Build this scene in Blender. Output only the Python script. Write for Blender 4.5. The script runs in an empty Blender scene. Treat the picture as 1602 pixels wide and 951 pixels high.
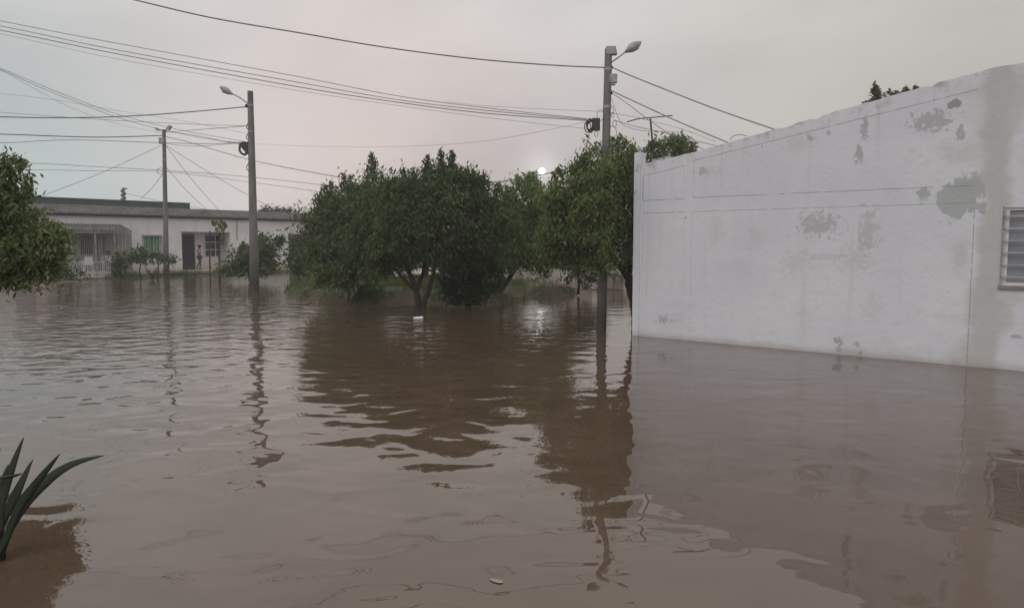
import bpy, math, random
import numpy as np
from mathutils import Vector, Matrix
random.seed(7); RNG = np.random.default_rng(7)
R = math.radians
S = bpy.context.scene
COL = S.collection

# ------------------------------------------------------------------ camera
FPX, CX, CY = 1157.0, 801.0, 475.5
CAMH = 2.1
PITCH = math.atan((475.5 - 381.0) / FPX)
cd = bpy.data.cameras.new('camera'); cam = bpy.data.objects.new('camera', cd); COL.objects.link(cam)
cam.location = (0, 0, CAMH); cam.rotation_euler = (math.pi / 2 - PITCH, 0, 0)
cd.sensor_width = 36; cd.lens = 36 * FPX / 1602; cd.clip_start = 0.05; cd.clip_end = 5000
S.camera = cam

# ------------------------------------------------------------------ world (overcast evening sky)
wd = bpy.data.worlds.new('World'); S.world = wd; wd.use_nodes = True
nt = wd.node_tree; nt.nodes.clear()
def WN(t, **k):
    n = nt.nodes.new(t)
    for a, b in k.items(): setattr(n, a, b)
    return n
def azel(px, py):
    r = (px - CX) / FPX; u = (CY - py) / FPX
    v = Vector((r, math.cos(PITCH) + u * math.sin(PITCH), -math.sin(PITCH) + u * math.cos(PITCH)))
    return v.normalized()
tc = WN('ShaderNodeTexCoord')
sep = WN('ShaderNodeSeparateXYZ'); nt.links.new(tc.outputs['Generated'], sep.inputs[0])
def wmath(op, a, b=None, c=None):
    n = WN('ShaderNodeMath', operation=op)
    for i, v in enumerate((a, b, c)):
        if v is None: continue
        if isinstance(v, (int, float)): n.inputs[i].default_value = v
        else: nt.links.new(v, n.inputs[i])
    return n.outputs[0]
def wmix(fac, a, b):
    n = WN('ShaderNodeMix', data_type='RGBA')
    for s, v in ((0, fac), (6, a), (7, b)):
        if isinstance(v, (tuple, list)): n.inputs[s].default_value = (*v, 1)
        elif isinstance(v, (int, float)): n.inputs[s].default_value = v
        else: nt.links.new(v, n.inputs[s])
    return n.outputs[2]
ramp = WN('ShaderNodeValToRGB'); nt.links.new(sep.outputs[2], ramp.inputs[0])
e = ramp.color_ramp.elements
e[0].position = 0.0; e[0].color = (.43, .395, .395, 1)
e[1].position = 1.0; e[1].color = (.78, .78, .79, 1)
for p, c in ((.11, (.445, .405, .405)), (.20, (.50, .468, .458)), (.30, (.545, .525, .51)), (.5, (.64, .61, .585))):
    q = e.new(p); q.color = (*c, 1)
colr = ramp.outputs[0]
noi = WN('ShaderNodeTexNoise'); noi.inputs['Scale'].default_value = 2.6; noi.inputs['Detail'].default_value = 4
mp = WN('ShaderNodeMapping'); mp.inputs['Scale'].default_value = (1, 1, 2.4)
nt.links.new(tc.outputs['Generated'], mp.inputs[0]); nt.links.new(mp.outputs[0], noi.inputs[0])
def patch(px, py, k, col, amt, base):
    d = azel(px, py)
    vm = WN('ShaderNodeVectorMath', operation='DOT_PRODUCT'); vm.inputs[1].default_value = d
    nrm = WN('ShaderNodeVectorMath', operation='NORMALIZE'); nt.links.new(tc.outputs['Generated'], nrm.inputs[0])
    nt.links.new(nrm.outputs[0], vm.inputs[0])
    f = wmath('MULTIPLY', wmath('EXPONENT', wmath('MULTIPLY', wmath('SUBTRACT', vm.outputs['Value'], 1.0), k)), amt)
    return wmix(f, base, col)
colr = patch(90, 305, 60, (.335, .425, .43), .85, colr)      # bluish band low on the left
colr = patch(-300, 330, 16, (.37, .43, .44), .6, colr)
colr = patch(330, 60, 40, (.60, .595, .58), .5, colr)
colr = patch(560, 230, 40, (.60, .50, .475), .7, colr)      # faint pink patch
colr = patch(1500, 80, 14, (.45, .435, .40), .75, colr)       # slightly warm on the right
cl = wmath('MULTIPLY_ADD', noi.outputs[0], .55, .72)
cm = WN('ShaderNodeVectorMath', operation='SCALE'); nt.links.new(colr, cm.inputs[0]); nt.links.new(cl, cm.inputs['Scale'])
sky = WN('ShaderNodeTexSky', sky_type='NISHITA'); sky.sun_disc = False
FILL_EL, FILL_AZ = R(42), R(-150)            # direction of the added fill, behind and to the left of the camera
sky.sun_elevation = FILL_EL; sky.sun_rotation = FILL_AZ; sky.dust_density = 4
b1 = WN('ShaderNodeBackground'); b1.inputs[1].default_value = .05; nt.links.new(sky.outputs[0], b1.inputs[0])
b2 = WN('ShaderNodeBackground'); b2.inputs[1].default_value = 1.0; 
# the hazy setting sun: a small white disc low in the cloud, 0.45 degrees wide
sdir = azel(848, 268); vmS = WN('ShaderNodeVectorMath', operation='DOT_PRODUCT'); vmS.inputs[1].default_value = sdir
nS = WN('ShaderNodeVectorMath', operation='NORMALIZE'); nt.links.new(tc.outputs['Generated'], nS.inputs[0]); nt.links.new(nS.outputs[0], vmS.inputs[0])
mr = WN('ShaderNodeMapRange', interpolation_type='SMOOTHSTEP'); nt.links.new(vmS.outputs['Value'], mr.inputs[0])
mr.inputs[1].default_value = math.cos(R(.27)); mr.inputs[2].default_value = math.cos(R(.20)); mr.inputs[3].default_value = 0; mr.inputs[4].default_value = 3.5
glo = wmath('MULTIPLY', wmath('EXPONENT', wmath('MULTIPLY', wmath('SUBTRACT', vmS.outputs['Value'], 1.0), 2600)), .16)
glo = wmath('ADD', glo, mr.outputs[0])
adS = WN('ShaderNodeVectorMath', operation='ADD'); nt.links.new(cm.outputs[0], adS.inputs[0]); nt.links.new(glo, adS.inputs[1])
nt.links.new(adS.outputs[0], b2.inputs[0])
ms = WN('ShaderNodeMixShader'); ms.inputs[0].default_value = .93
nt.links.new(b1.outputs[0], ms.inputs[1]); nt.links.new(b2.outputs[0], ms.inputs[2])
wo = WN('ShaderNodeOutputWorld'); nt.links.new(ms.outputs[0], wo.inputs[0])

sky_fill = bpy.data.lights.new('sun', 'SUN'); sky_fill.energy = .5; sky_fill.angle = R(25); sky_fill.color = (1, .97, .93)  # added fill lamp, stands for the bright sky behind and lights the wall
so = bpy.data.objects.new('sun', sky_fill); COL.objects.link(so)
sd = Vector((math.sin(FILL_AZ) * math.cos(FILL_EL), math.cos(FILL_AZ) * math.cos(FILL_EL), math.sin(FILL_EL)))
so.rotation_euler = sd.to_track_quat('Z', 'Y').to_euler(); so.location = sd * 60

S.view_settings.view_transform = 'Standard'; S.view_settings.look = 'None'
S.view_settings.exposure = 0.36; S.view_settings.gamma = 1.0
S.render.engine = 'CYCLES'
S.cycles.max_bounces = 6; S.cycles.volume_bounces = 1; S.cycles.transparent_max_bounces = 8

# ------------------------------------------------------------------ measuring helpers
O = Vector((0, 0, CAMH))
def ray(px, py): return azel(px, py)
def P(px, py, Y):
    d = ray(px, py); return O + d * (Y / d.y)
def G(px, py, z=0.0):
    d = ray(px, py); return O + d * ((z - CAMH) / d.z)
def plan(a, b, px, py):                        # hit the vertical plane through two plan points
    n = Vector((-(b[1] - a[1]), b[0] - a[0], 0)); d = ray(px, py)
    t = (Vector((a[0], a[1], 0)) - O).dot(n) / d.dot(n)
    return O + d * t
U = Vector((.646, .763, 0)).normalized()
V = Vector((-U.y, U.x, 0))

# ------------------------------------------------------------------ materials
MATS = {}
class NT:
    def __init__(s, name):
        s.m = bpy.data.materials.new(name); s.m.use_nodes = True; s.t = s.m.node_tree; s.t.nodes.clear()
        s.out = s.n('ShaderNodeOutputMaterial'); s._tc = s.n('ShaderNodeTexCoord'); s.co = s._tc.outputs['Object']
    def n(s, t, **k):
        q = s.t.nodes.new(t)
        for a, b in k.items(): setattr(q, a, b)
        return q
    def put(s, sock, v):
        if isinstance(v, (int, float)): sock.default_value = v
        elif isinstance(v, (tuple, list)):
            sock.default_value = (*v, 1) if len(v) == 3 and sock.type == 'RGBA' else v
        else: s.t.links.new(v, sock)
    def math(s, op, a, b=None, c=None, clamp=False):
        q = s.n('ShaderNodeMath', operation=op); q.use_clamp = clamp
        for i, v in enumerate((a, b, c)):
            if v is not None: s.put(q.inputs[i], v)
        return q.outputs[0]
    def noise(s, scale, detail=4, rough=.55, dist=0, vec=None, stretch=None, color=False):
        q = s.n('ShaderNodeTexNoise'); q.inputs['Scale'].default_value = scale; q.inputs['Detail'].default_value = detail
        q.inputs['Roughness'].default_value = rough; q.inputs['Distortion'].default_value = dist
        v = vec or s.co
        if stretch:
            mpn = s.n('ShaderNodeMapping'); mpn.inputs['Scale'].default_value = stretch
            s.t.links.new(v, mpn.inputs[0]); v = mpn.outputs[0]
        s.t.links.new(v, q.inputs['Vector'])
        return q.outputs[1] if color else q.outputs[0]
    def ss(s, v, a, b, lo=0., hi=1.):
        q = s.n('ShaderNodeMapRange', interpolation_type='SMOOTHSTEP')
        s.put(q.inputs[0], v); q.inputs[1].default_value = a; q.inputs[2].default_value = b
        q.inputs[3].default_value = lo; q.inputs[4].default_value = hi
        return q.outputs[0]
    def mix(s, f, a, b):
        q = s.n('ShaderNodeMix', data_type='RGBA'); s.put(q.inputs[0], f); s.put(q.inputs[6], a); s.put(q.inputs[7], b)
        return q.outputs[2]
    def xyz(s, v=None):
        q = s.n('ShaderNodeSeparateXYZ'); s.t.links.new(v or s.co, q.inputs[0]); return q.outputs
    def bump(s, h, dist=1.0, strength=1.0, normal=None):
        q = s.n('ShaderNodeBump'); q.inputs['Strength'].default_value = strength; q.inputs['Distance'].default_value = dist
        s.put(q.inputs['Height'], h)
        if normal is not None: s.put(q.inputs['Normal'], normal)
        return q.outputs[0]
    def pbr(s, col, rough=.8, metal=0, normal=None, ior=None, spec=None, emit=None, es=0):
        q = s.n('ShaderNodeBsdfPrincipled'); s.put(q.inputs['Base Color'], col); s.put(q.inputs['Roughness'], rough)
        q.inputs['Metallic'].default_value = metal
        if normal is not None: s.put(q.inputs['Normal'], normal)
        if ior: q.inputs['IOR'].default_value = ior
        if spec is not None: q.inputs['Specular IOR Level'].default_value = spec
        if emit: s.put(q.inputs['Emission Color'], emit); q.inputs['Emission Strength'].default_value = es
        s.t.links.new(q.outputs[0], s.out.inputs[0]); s.p = q
        return s.m

def simple(name, col, rough=.8, metal=0, var=.25, scale=3.0, bump=.0):
    if name in MATS: return MATS[name]
    t = NT(name); n = t.noise(scale, 5)
    c = t.mix(t.ss(n, .3, .7), tuple(x * (1 - var) for x in col), tuple(min(1, x * (1 + var)) for x in col))
    nm = t.bump(t.noise(scale * 8, 4), bump) if bump else None
    MATS[name] = t.pbr(c, rough, metal, nm); return MATS[name]

def leafmat(name, dark, light, rough=.5):
    t = NT(name)
    gm = t.n('ShaderNodeNewGeometry')
    n = t.noise(1.3, 3)
    f = t.math('ADD', t.math('MULTIPLY', gm.outputs['Random Per Island'], .55), t.math('MULTIPLY', t.ss(n, .3, .7), .45))
    c = t.mix(f, dark, light)
    q = t.n('ShaderNodeBsdfPrincipled'); t.put(q.inputs['Base Color'], c); q.inputs['Roughness'].default_value = rough
    q.inputs['Specular IOR Level'].default_value = .15
    tr = t.n('ShaderNodeBsdfTranslucent'); t.put(tr.inputs[0], t.mix(.5, c, tuple(x * 1.3 for x in light)))
    mx = t.n('ShaderNodeMixShader'); mx.inputs[0].default_value = .25
    t.t.links.new(q.outputs[0], mx.inputs[1]); t.t.links.new(tr.outputs[0], mx.inputs[2]); t.t.links.new(mx.outputs[0], t.out.inputs[0])
    return t.m
LEAF_MID = leafmat('leaf_mid', (.040, .064, .028), (.115, .155, .064))
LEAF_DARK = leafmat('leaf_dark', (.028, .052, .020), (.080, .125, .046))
LEAF_BRIGHT = leafmat('leaf_bright', (.065, .105, .034), (.20, .27, .09))
LEAF_FRESH = leafmat('leaf_fresh', (.050, .080, .030), (.20, .25, .095))
LEAF_GREY = leafmat('leaf_grey', (.045, .072, .036), (.15, .19, .085))
GRASSM = leafmat('grass_blades', (.04, .07, .02), (.12, .16, .05), .7)
STRAP = leafmat('strap_leaf', (.040, .048, .040), (.065, .076, .058), .65)
BARK = simple('bark', (.05, .038, .03), .9, var=.35, scale=6, bump=.03)
METAL_GREY = simple('grey_metal', (.30, .31, .31), .5, .3)
LAMPGREY = simple('lamp_grey', (.28, .29, .31), .45, .2)
BLACKRUB = simple('black_cable', (.035, .035, .038), .6)
WIREM = simple('weathered_cable', (.17, .17, .17), .7)
WHITEP = simple('white_paint_metal', (.62, .62, .62), .5, var=.06)
DARKM = simple('dark_metal', (.035, .035, .04), .7)
GLASSD = simple('dark_glass', (.025, .032, .042), .4)
GREYBAR = simple('grey_painted_bar', (.36, .36, .38), .5)
GLASSB = simple('bluish_glass', (.24, .25, .29), .3, scale=1.2)
INTERIOR = simple('dark_interior', (.02, .02, .022), .9)

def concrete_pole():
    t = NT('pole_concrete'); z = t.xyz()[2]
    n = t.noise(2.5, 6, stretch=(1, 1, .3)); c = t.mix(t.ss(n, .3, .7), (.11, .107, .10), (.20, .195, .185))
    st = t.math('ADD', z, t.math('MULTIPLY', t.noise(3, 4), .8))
    c = t.mix(t.ss(st, .5, 2.4), (.045, .042, .036), c)  # wet stain at the foot, carried higher as the tree's shade in colour
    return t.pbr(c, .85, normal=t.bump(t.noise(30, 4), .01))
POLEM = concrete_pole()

# ------------------------------------------------------------------ mesh helpers
def tag(o, label=None, cat=None, group=None, kind=None):
    if label: o['label'] = label
    if cat: o['category'] = cat
    if group: o['group'] = group
    if kind: o['kind'] = kind
    return o
def empty(name, loc, rz=0, **k):
    o = bpy.data.objects.new(name, None); COL.objects.link(o); o.location = loc; o.rotation_euler = (0, 0, rz)
    o.empty_display_size = .2
    bpy.context.view_layer.update() if False else None
    return tag(o, **k)
class MB:
    def __init__(s): s.v = []; s.f = []; s.sm = False
    def add(s, vs, fs):
        b = len(s.v); s.v += [tuple(v) for v in vs]; s.f += [tuple(b + i for i in f) for f in fs]; return s
    def box(s, a, b, bev=0):
        x0, y0, z0 = (min(a[i], b[i]) for i in range(3)); x1, y1, z1 = (max(a[i], b[i]) for i in range(3))
        return s.add([(x0,y0,z0),(x1,y0,z0),(x1,y1,z0),(x0,y1,z0),(x0,y0,z1),(x1,y0,z1),(x1,y1,z1),(x0,y1,z1)],
                     [(0,3,2,1),(4,5,6,7),(0,1,5,4),(1,2,6,5),(2,3,7,6),(3,0,4,7)])
    def tube(s, pts, rad, n=6, caps=True):
        pts = [Vector(p) for p in pts]; m = len(pts)
        if not hasattr(rad, '__len__'): rad = [rad] * m
        vs = []; ref = None
        for i, p in enumerate(pts):
            d = (pts[min(i + 1, m - 1)] - pts[max(i - 1, 0)])
            if d.length < 1e-9: d = Vector((0, 0, 1))
            d.normalize()
            if ref is None: ref = Vector((1, 0, 0)) if abs(d.x) < .9 else Vector((0, 1, 0))
            a = (ref - d * ref.dot(d)).normalized(); ref = a; b = d.cross(a)
            for k in range(n):
                t = 2 * math.pi * k / n
                vs.append(p + (a * math.cos(t) + b * math.sin(t)) * rad[i])
        fs = [(i*n+k, i*n+(k+1)%n, (i+1)*n+(k+1)%n, (i+1)*n+k) for i in range(m-1) for k in range(n)]
        if caps: fs += [tuple(range(n-1, -1, -1)), tuple((m-1)*n+k for k in range(n))]
        return s.add(vs, fs)
    def ball(s, c, r, n=10, m=7, mat=None):
        c = Vector(c); vs = []; r = r if hasattr(r, '__len__') else (r, r, r)
        for i in range(m + 1):
            ph = math.pi * i / m
            for k in range(n):
                th = 2 * math.pi * k / n
                v = Vector((r[0]*math.sin(ph)*math.cos(th), r[1]*math.sin(ph)*math.sin(th), r[2]*math.cos(ph)))
                if mat: v = mat @ v
                vs.append(c + v)
        return s.add(vs, [(i*n+k, (i+1)*n+k, (i+1)*n+(k+1)%n, i*n+(k+1)%n) for i in range(m) for k in range(n)])
    def build(s, name, mat, parent=None, smooth=False):
        me = bpy.data.meshes.new(name); me.from_pydata(s.v, [], s.f); me.validate(); me.update()
        o = bpy.data.objects.new(name, me); COL.objects.link(o)
        if mat: me.materials.append(mat)
        if smooth: me.polygons.foreach_set('use_smooth', [True] * len(me.polygons))
        if parent: o.parent = parent
        return o
def npmesh(name, V_, F_, mat, parent=None):
    me = bpy.data.meshes.new(name); nv = len(V_); nf, k = F_.shape
    me.vertices.add(nv); me.vertices.foreach_set('co', V_.astype(np.float32).ravel())
    me.loops.add(nf * k); me.loops.foreach_set('vertex_index', F_.astype(np.int32).ravel())
    me.polygons.add(nf); me.polygons.foreach_set('loop_start', np.arange(0, nf * k, k, dtype=np.int32))
    me.polygons.foreach_set('loop_total', np.full(nf, k, dtype=np.int32)); me.update(calc_edges=True)
    me.materials.append(mat); o = bpy.data.objects.new(name, me); COL.objects.link(o)
    if parent: o.parent = parent
    return o
def spline(pts, n=8):
    pts = [Vector(p) for p in pts]; q = [pts[0]*2-pts[1]] + pts + [pts[-1]*2-pts[-2]]; out = []
    for i in range(1, len(q) - 2):
        for k in range(n):
            t = k / n; a, b, c, d = q[i-1], q[i], q[i+1], q[i+2]
            out.append(.5*((2*b)+(c-a)*t+(2*a-5*b+4*c-d)*t*t+(3*b-a-3*c+d)*t**3))
    return out + [pts[-1]]

def leaf_mesh(C, size, droop=.5, asp=.33, up=0., seed=0):
    """many little folded leaves at points C (n,3)"""
    rg = np.random.default_rng(seed); n = len(C)
    d = rg.normal(size=(n, 3)); d /= np.linalg.norm(d, axis=1, keepdims=True)
    d[:, 2] = d[:, 2] * .6 - droop + up; d /= np.linalg.norm(d, axis=1, keepdims=True)
    r = rg.normal(size=(n, 3)); w = np.cross(d, r); w /= np.linalg.norm(w, axis=1, keepdims=True) + 1e-9
    nn = np.cross(d, w)
    L = (size * rg.uniform(.45, 1.25, n) * np.where(rg.random(n) < .12, 1.45, 1.0))[:, None]; Wd = L * asp * rg.uniform(.8, 1.2, n)[:, None]
    base = C - d * L * .5; tip = C + d * L * .5 + nn * L * -.08
    mid = C - d * L * .05
    l = mid + w * Wd * .5 + nn * Wd * .22; rr = mid - w * Wd * .5 + nn * Wd * .22
    Vv = np.stack([base, l, tip, rr], 1).reshape(-1, 3)
    return Vv, np.arange(4 * n).reshape(n, 4)

def clumps(lobes, dens, crad, per, seed, squash=.9, shell=.55):
    """lobes: (x,y,z,rx,ry,rz) -> leaf points gathered in clumps; dens = clumps per m2 of lobe surface"""
    rg = np.random.default_rng(seed); pts = []; cc = []
    for (x, y, z, a, b, c) in lobes:
        area = 4 * math.pi * ((a*b)**1.6/3 + (a*c)**1.6/3 + (b*c)**1.6/3) ** (1/1.6)
        k = max(4, int(area * dens))
        d = rg.normal(size=(k, 3)); d /= np.linalg.norm(d, axis=1, keepdims=True)
        rr = rg.uniform(shell, 1.04, k) ** .8; rr *= 1 + .13 * rg.normal(size=k) + .22 * (rg.random(k) < .07)
        ce = np.array([x, y, z]) + d * rr[:, None] * np.array([a, b, c]); cc.append(ce)
        m = rg.integers(int(per*.5), int(per*1.5)+1, k); rad = crad * rg.uniform(.6, 1.4, k)
        idx = np.repeat(np.arange(k), m)
        off = rg.normal(size=(len(idx), 3)) * rad[idx][:, None] * .55; off[:, 2] *= squash
        pts.append(ce[idx] + off)
    return np.concatenate(pts), np.concatenate(cc)

def lobe(px, py, rp, Y, dy=0, fz=1., fx=1.):
    p = P(px, py, Y); r = rp * Y / FPX
    return (p.x, p.y + dy, p.z, r * fx, r * .95, r * fz)

def tree(name, label, base, lobes, trunk_paths, mat, leaf=.2, dens=5, crad=.3, per=26, seed=1, sprigs=(), droop=.55,
         group=None, cat='tree', asp=.33, zmin=.03, bark=None, shell=.55):
    root = empty(name, base); tag(root, label, cat, group)
    b = Vector(base)
    pts, cc = clumps(lobes, dens, crad, per, seed, shell=shell)
    extra = []
    tw = MB(); rg = np.random.default_rng(seed + 5)
    for sp in sprigs:                                   # leading shoots above the crown: (px, py_bottom, py_top, Y)
        px, y0, y1, Y = sp[:4]; lean = sp[4] if len(sp) > 4 else 0
        a = P(px, y0, Y); c = P(px + lean, y1, Y); k = int(18 + 22 * (c - a).length)
        tw.tube([a - b, (a + c) / 2 - b, c - b], [.02, .012, .005], 4)
        for i in range(k * 3):
            t = rg.uniform(0, 1) ** .8; q = a.lerp(c, t); w = .17 * (1.15 - t) + .03
            extra.append((q.x + rg.normal() * w * .6, q.y + rg.normal() * w * .6, q.z - abs(rg.normal()) * .05))
    if extra: pts = np.concatenate([pts, np.array(extra)])
    pts = pts[pts[:, 2] > zmin + leaf * .4]
    rel = (pts[:, 0] - WO.x) * WX.x + (pts[:, 1] - WO.y) * WX.y
    bk = (pts[:, 0] - WO.x) * WY.x + (pts[:, 1] - WO.y) * WY.y
    pts = pts[(rel < -.14) | (bk > 7.8)]            # nothing grows through the warehouse
    Vv, F = leaf_mesh(pts - np.array(base), leaf, droop, asp, seed=seed)
    npmesh('crown', Vv, F, mat, root)
    for pth, r0, r1 in trunk_paths:
        s = spline([Vector(p) - b for p in pth], 6); n = len(s)
        s = [p + Vector((rg.normal(), rg.normal(), 0)) * (.010 if 0 < i < n - 1 else 0) for i, p in enumerate(s)]
        tw.tube(s, [r0 + (r1 - r0) * i / (n - 1) for i in range(n)], 8)
    for (x, y, z, a, bb, c) in lobes:                     # limbs into each lobe from the nearest trunk end
        ends = [Vector(p[0][-1]) for p in trunk_paths] or [b]
        q = Vector((x, y, z)); e_ = min(ends, key=lambda t: (t - q).length)
        md = (e_ + q) / 2 + Vector((rg.normal()*.08, rg.normal()*.08, -.05))
        tw.tube([p - b for p in spline([e_, md, q], 4)], [.045 - .03 * i / 8 for i in range(9)], 5)
        for k in range(5):
            dd = Vector(rg.normal(size=3)).normalized(); dd.z = abs(dd.z) * .7
            tw.tube([q - b, q + Vector((dd.x*a, dd.y*bb, dd.z*c)) * .85 - b], [.015, .005], 4)
    tw.build('trunk', bark or BARK, root, True)
    return root

# ================================================================== SETTING
def isl(x, y):                                             # grassy bank under the trees
    a = ((x + 3.4) / 7.4) ; b = ((y - 33.5) / 8.8)
    d = math.sqrt(a*a + b*b) + .10*math.sin(x*1.3+y*.7) + .07*math.sin(x*2.9 - y*1.9)
    return max(0., 1 - d)
H0 = Vector((-27.6, 43.0, 0)) 
def house_side(x, y):                                       # distance in front of the house fronts
    p = Vector((x, y, 0)) - H0; return p.dot(-V)
def gheight(x, y):
    h = -.45
    h = max(h, -.45 + min(1, isl(x, y) * 3.2) * .80)
    w = house_side(x, y); p = Vector((x, y, 0)) - H0
    if w < 3.6 + .5*math.sin(x*2.1): h = max(h, -.45 + min(1, (3.6 + .5*math.sin(x*2.1) - w) / 1.6) * .53)
    if y > 31 and x > -1: h = max(h, -.45 + min(1, (y - 31 + .4*math.sin(x*1.9)) / 2.5) * .50 * min(1, (x + 1) / 2))
    return h + .03 * math.sin(x * 3.1) * math.sin(y * 2.3)
def axis(lo, hi, c0, c1, step):
    a = list(np.arange(c0, c1 + 1e-6, step)); k = step; x = c0
    L = []
    while x > lo: k *= 1.35; x -= k; L.append(x)
    k = step; x = c1; Rr = []
    while x < hi: k *= 1.35; x += k; Rr.append(x)
    return L[::-1] + a + Rr
xs = axis(-2000, 2000, -45, 25, .5); ys = axis(-300, 3000, -6, 66, .5)
g = MB(); g.v = [(x, y, gheight(x, y) if abs(x) < 200 and y < 200 else -.45) for y in ys for x in xs]
nx = len(xs); g.f = [(j*nx+i, j*nx+i+1, (j+1)*nx+i+1, (j+1)*nx+i) for j in range(len(ys)-1) for i in range(nx-1)]
t = NT('earth'); n1 = t.noise(.7, 6); n2 = t.noise(6, 5)
c = t.mix(t.ss(n1, .4, .6), (.10, .068, .045), (.07, .085, .035)); c = t.mix(t.math('MULTIPLY', n2, .5), c, (.05, .035, .025))
ground = g.build('ground', t.pbr(c, .95, normal=t.bump(n2, .05)), smooth=True); tag(ground, kind='structure')

# --- flood water
t = NT('muddy_water')
x_, y_, z_ = t.xyz()
big = t.noise(.16, 2); sed = t.noise(.55, 5, dist=1.5)
col = t.mix(t.ss(sed, .3, .7), (.088, .057, .039), (.106, .069, .048))
# wind-ruffled water further out, calmer in the lee of the near side
far = t.math('ADD', y_, t.math('MULTIPLY', big, 8.0))
ruf = t.ss(far, 10.0, 24.0, .06, 1.0)
lee = t.ss(x_, -2.0, 3.0, 1.0, .42)
mid = t.ss(far, 5.0, 12.0, .40, 1.8)
h1 = t.noise(1.6, 1, .5, .4, stretch=(1.0, 1.15, 1))
h2 = t.noise(3.2, 2, .5, .3, stretch=(.40, 1.25, 1))
h3 = t.noise(8.0, 2, .5, stretch=(.5, 1.1, 1))
swell = t.noise(.5, 1, .4, stretch=(.8, 1.1, 1))
def rings(cx_, cy_, k, amp):
    dx = t.math('SUBTRACT', x_, cx_); dy = t.math('SUBTRACT', y_, cy_)
    d = t.math('SQRT', t.math('ADD', t.math('MULTIPLY', dx, dx), t.math('MULTIPLY', dy, dy)))
    d2 = t.math('ADD', d, t.math('MULTIPLY', big, 1.2))
    return t.math('MULTIPLY', t.math('SINE', t.math('MULTIPLY', d2, k)), t.math('MULTIPLY', t.ss(d, .5, 14., 1, 0), amp))
hh = t.math('ADD', t.math('MULTIPLY', h2, .017), t.math('MULTIPLY', h3, .0030))
hh = t.math('MULTIPLY', t.math('MULTIPLY', hh, ruf), lee)
hh = t.math('ADD', hh, t.math('MULTIPLY', t.math('MULTIPLY', h1, mid), t.math('MULTIPLY', lee, .017)))
hh = t.math('ADD', hh, t.math('MULTIPLY', swell, .016))
hh = t.math('ADD', hh, rings(-14.5, 22.0, 9.0, .0030))
m = t.pbr(col, .012, normal=t.bump(hh, 1.0), ior=1.60)
w = MB(); w.add([(-2000, -300, 0), (2000, -300, 0), (2000, 3000, 0), (-2000, 3000, 0)], [(0, 1, 2, 3)])
water = w.build('water', m); tag(water, kind='structure')

# --- grass on the bank and along the house fronts (uncountable)
rg = np.random.default_rng(3); bl = []
while len(bl) < 26000:
    x, y = rg.uniform(-12, 8), rg.uniform(25, 44); h = gheight(x, y)
    if h > .0 and rg.random() < (.55 if x < .5 else .12) + .45*math.sin(x*1.7)*math.sin(y*1.1+x): bl.append((x, y, h))
k = 0
while k < 7000:
    s_, w_ = rg.uniform(3, 24), abs(rg.normal()) * .9 + 1.2; p = H0 + U*s_ - V*w_; h = gheight(p.x, p.y)
    if h > -.02 and rg.random() < .3 + .7*(math.sin(s_*1.9) > .1): bl.append((p.x, p.y, h)); k += 1
bl = np.array(bl); n = len(bl); hgt = rg.uniform(.08, .30, n) * np.where(bl[:, 1] > 42, 1.7, 1.0) * (1 + .5*np.sin(bl[:, 0]*2.3)*np.sin(bl[:, 1]*1.7)); an = rg.uniform(0, 6.28, n)
wv = np.stack([np.cos(an), np.sin(an), 0*an], 1) * .012; ln = rg.normal(size=(n, 3)) * .06; ln[:, 2] = 0
b0 = bl - np.array([0, 0, .03]); tp = b0 + ln; tp[:, 2] += hgt
Vv = np.stack([b0 - wv, b0 + wv, tp], 1).reshape(-1, 3)
gr = npmesh('grass', Vv, np.arange(3*n).reshape(n, 3), GRASSM); tag(gr, 'short green grass on the flooded bank and along the house fronts', 'grass', kind='stuff')

# ================================================================== WHITE WAREHOUSE (right)
WO = G(990, 524.5); WX = -V; WY = U
def ws(px, py, yo=0):                                      # photo measurement -> (along, height) on the wall plane
    p = plan(tuple(WO + WY*yo)[:2], tuple(WO + WY*yo + WX)[:2], px, py); q = p - WO
    return q.dot(WX), p.z
wrz = math.atan2(WX.y, WX.x)
bld = empty('warehouse', WO, wrz, label='large white plastered building with sloping parapet and patched peeling side wall', cat='building')
top = [ws(*p) for p in ((1004, 258), (1085, 238.5), (1210, 203), (1345, 163.5), (1440, 137), (1532, 112), (1560, 105), (1602, 98))]
s_end = 13.0; kk = (top[-1][1] - top[-2][1]) / (top[-1][0] - top[-2][0])
top = [(0.0, top[0][1])] + top[1:] + [(s_end, top[-1][1] + kk * .3 * (s_end - top[-1][0]))]
def topz(s):
    for a, b in zip(top, top[1:]):
        if a[0] <= s <= b[0]: return a[1] + (b[1]-a[1])*(s-a[0])/(b[0]-a[0])
    return top[-1][1]
wl, wt = ws(1577, 325); _, wb = ws(1568, 446); wl = ws(1572, 380)[0]; wr_ = wl + 1.15
TH = .2
# front skin with the window hole, built in narrow strips so that the top edge can be chipped
wm = MB(); step = .12; ss_ = sorted(set([round(.0 + i*step, 4) for i in range(int(s_end/step)+1)] + [wl, wr_, s_end]))
rn = random.Random(5)
tz = {s: topz(s) + (rn.uniform(-.010, .006) - (.03 if rn.random() < .06 else 0)) for s in ss_}
def quad(a, b, c, d): wm.add([a, b, c, d], [(0, 1, 2, 3)])
for a, b in zip(ss_, ss_[1:]):
    inw = a >= wl - 1e-6 and b <= wr_ + 1e-6
    spans = [(-.6, wb), (wt, None)] if inw else [(-.6, None)]
    for z0, z1 in spans:
        quad((a, 0, z0), (b, 0, z0), (b, 0, z1 if z1 is not None else tz[b]), (a, 0, z1 if z1 is not None else tz[a]))
    quad((a, 0, tz[a]), (b, 0, tz[b]), (b, TH, tz[b]), (a, TH, tz[a]))
    quad((b, TH, -.6), (a, TH, -.6), (a, TH, tz[a]), (b, TH, tz[b]))
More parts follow.
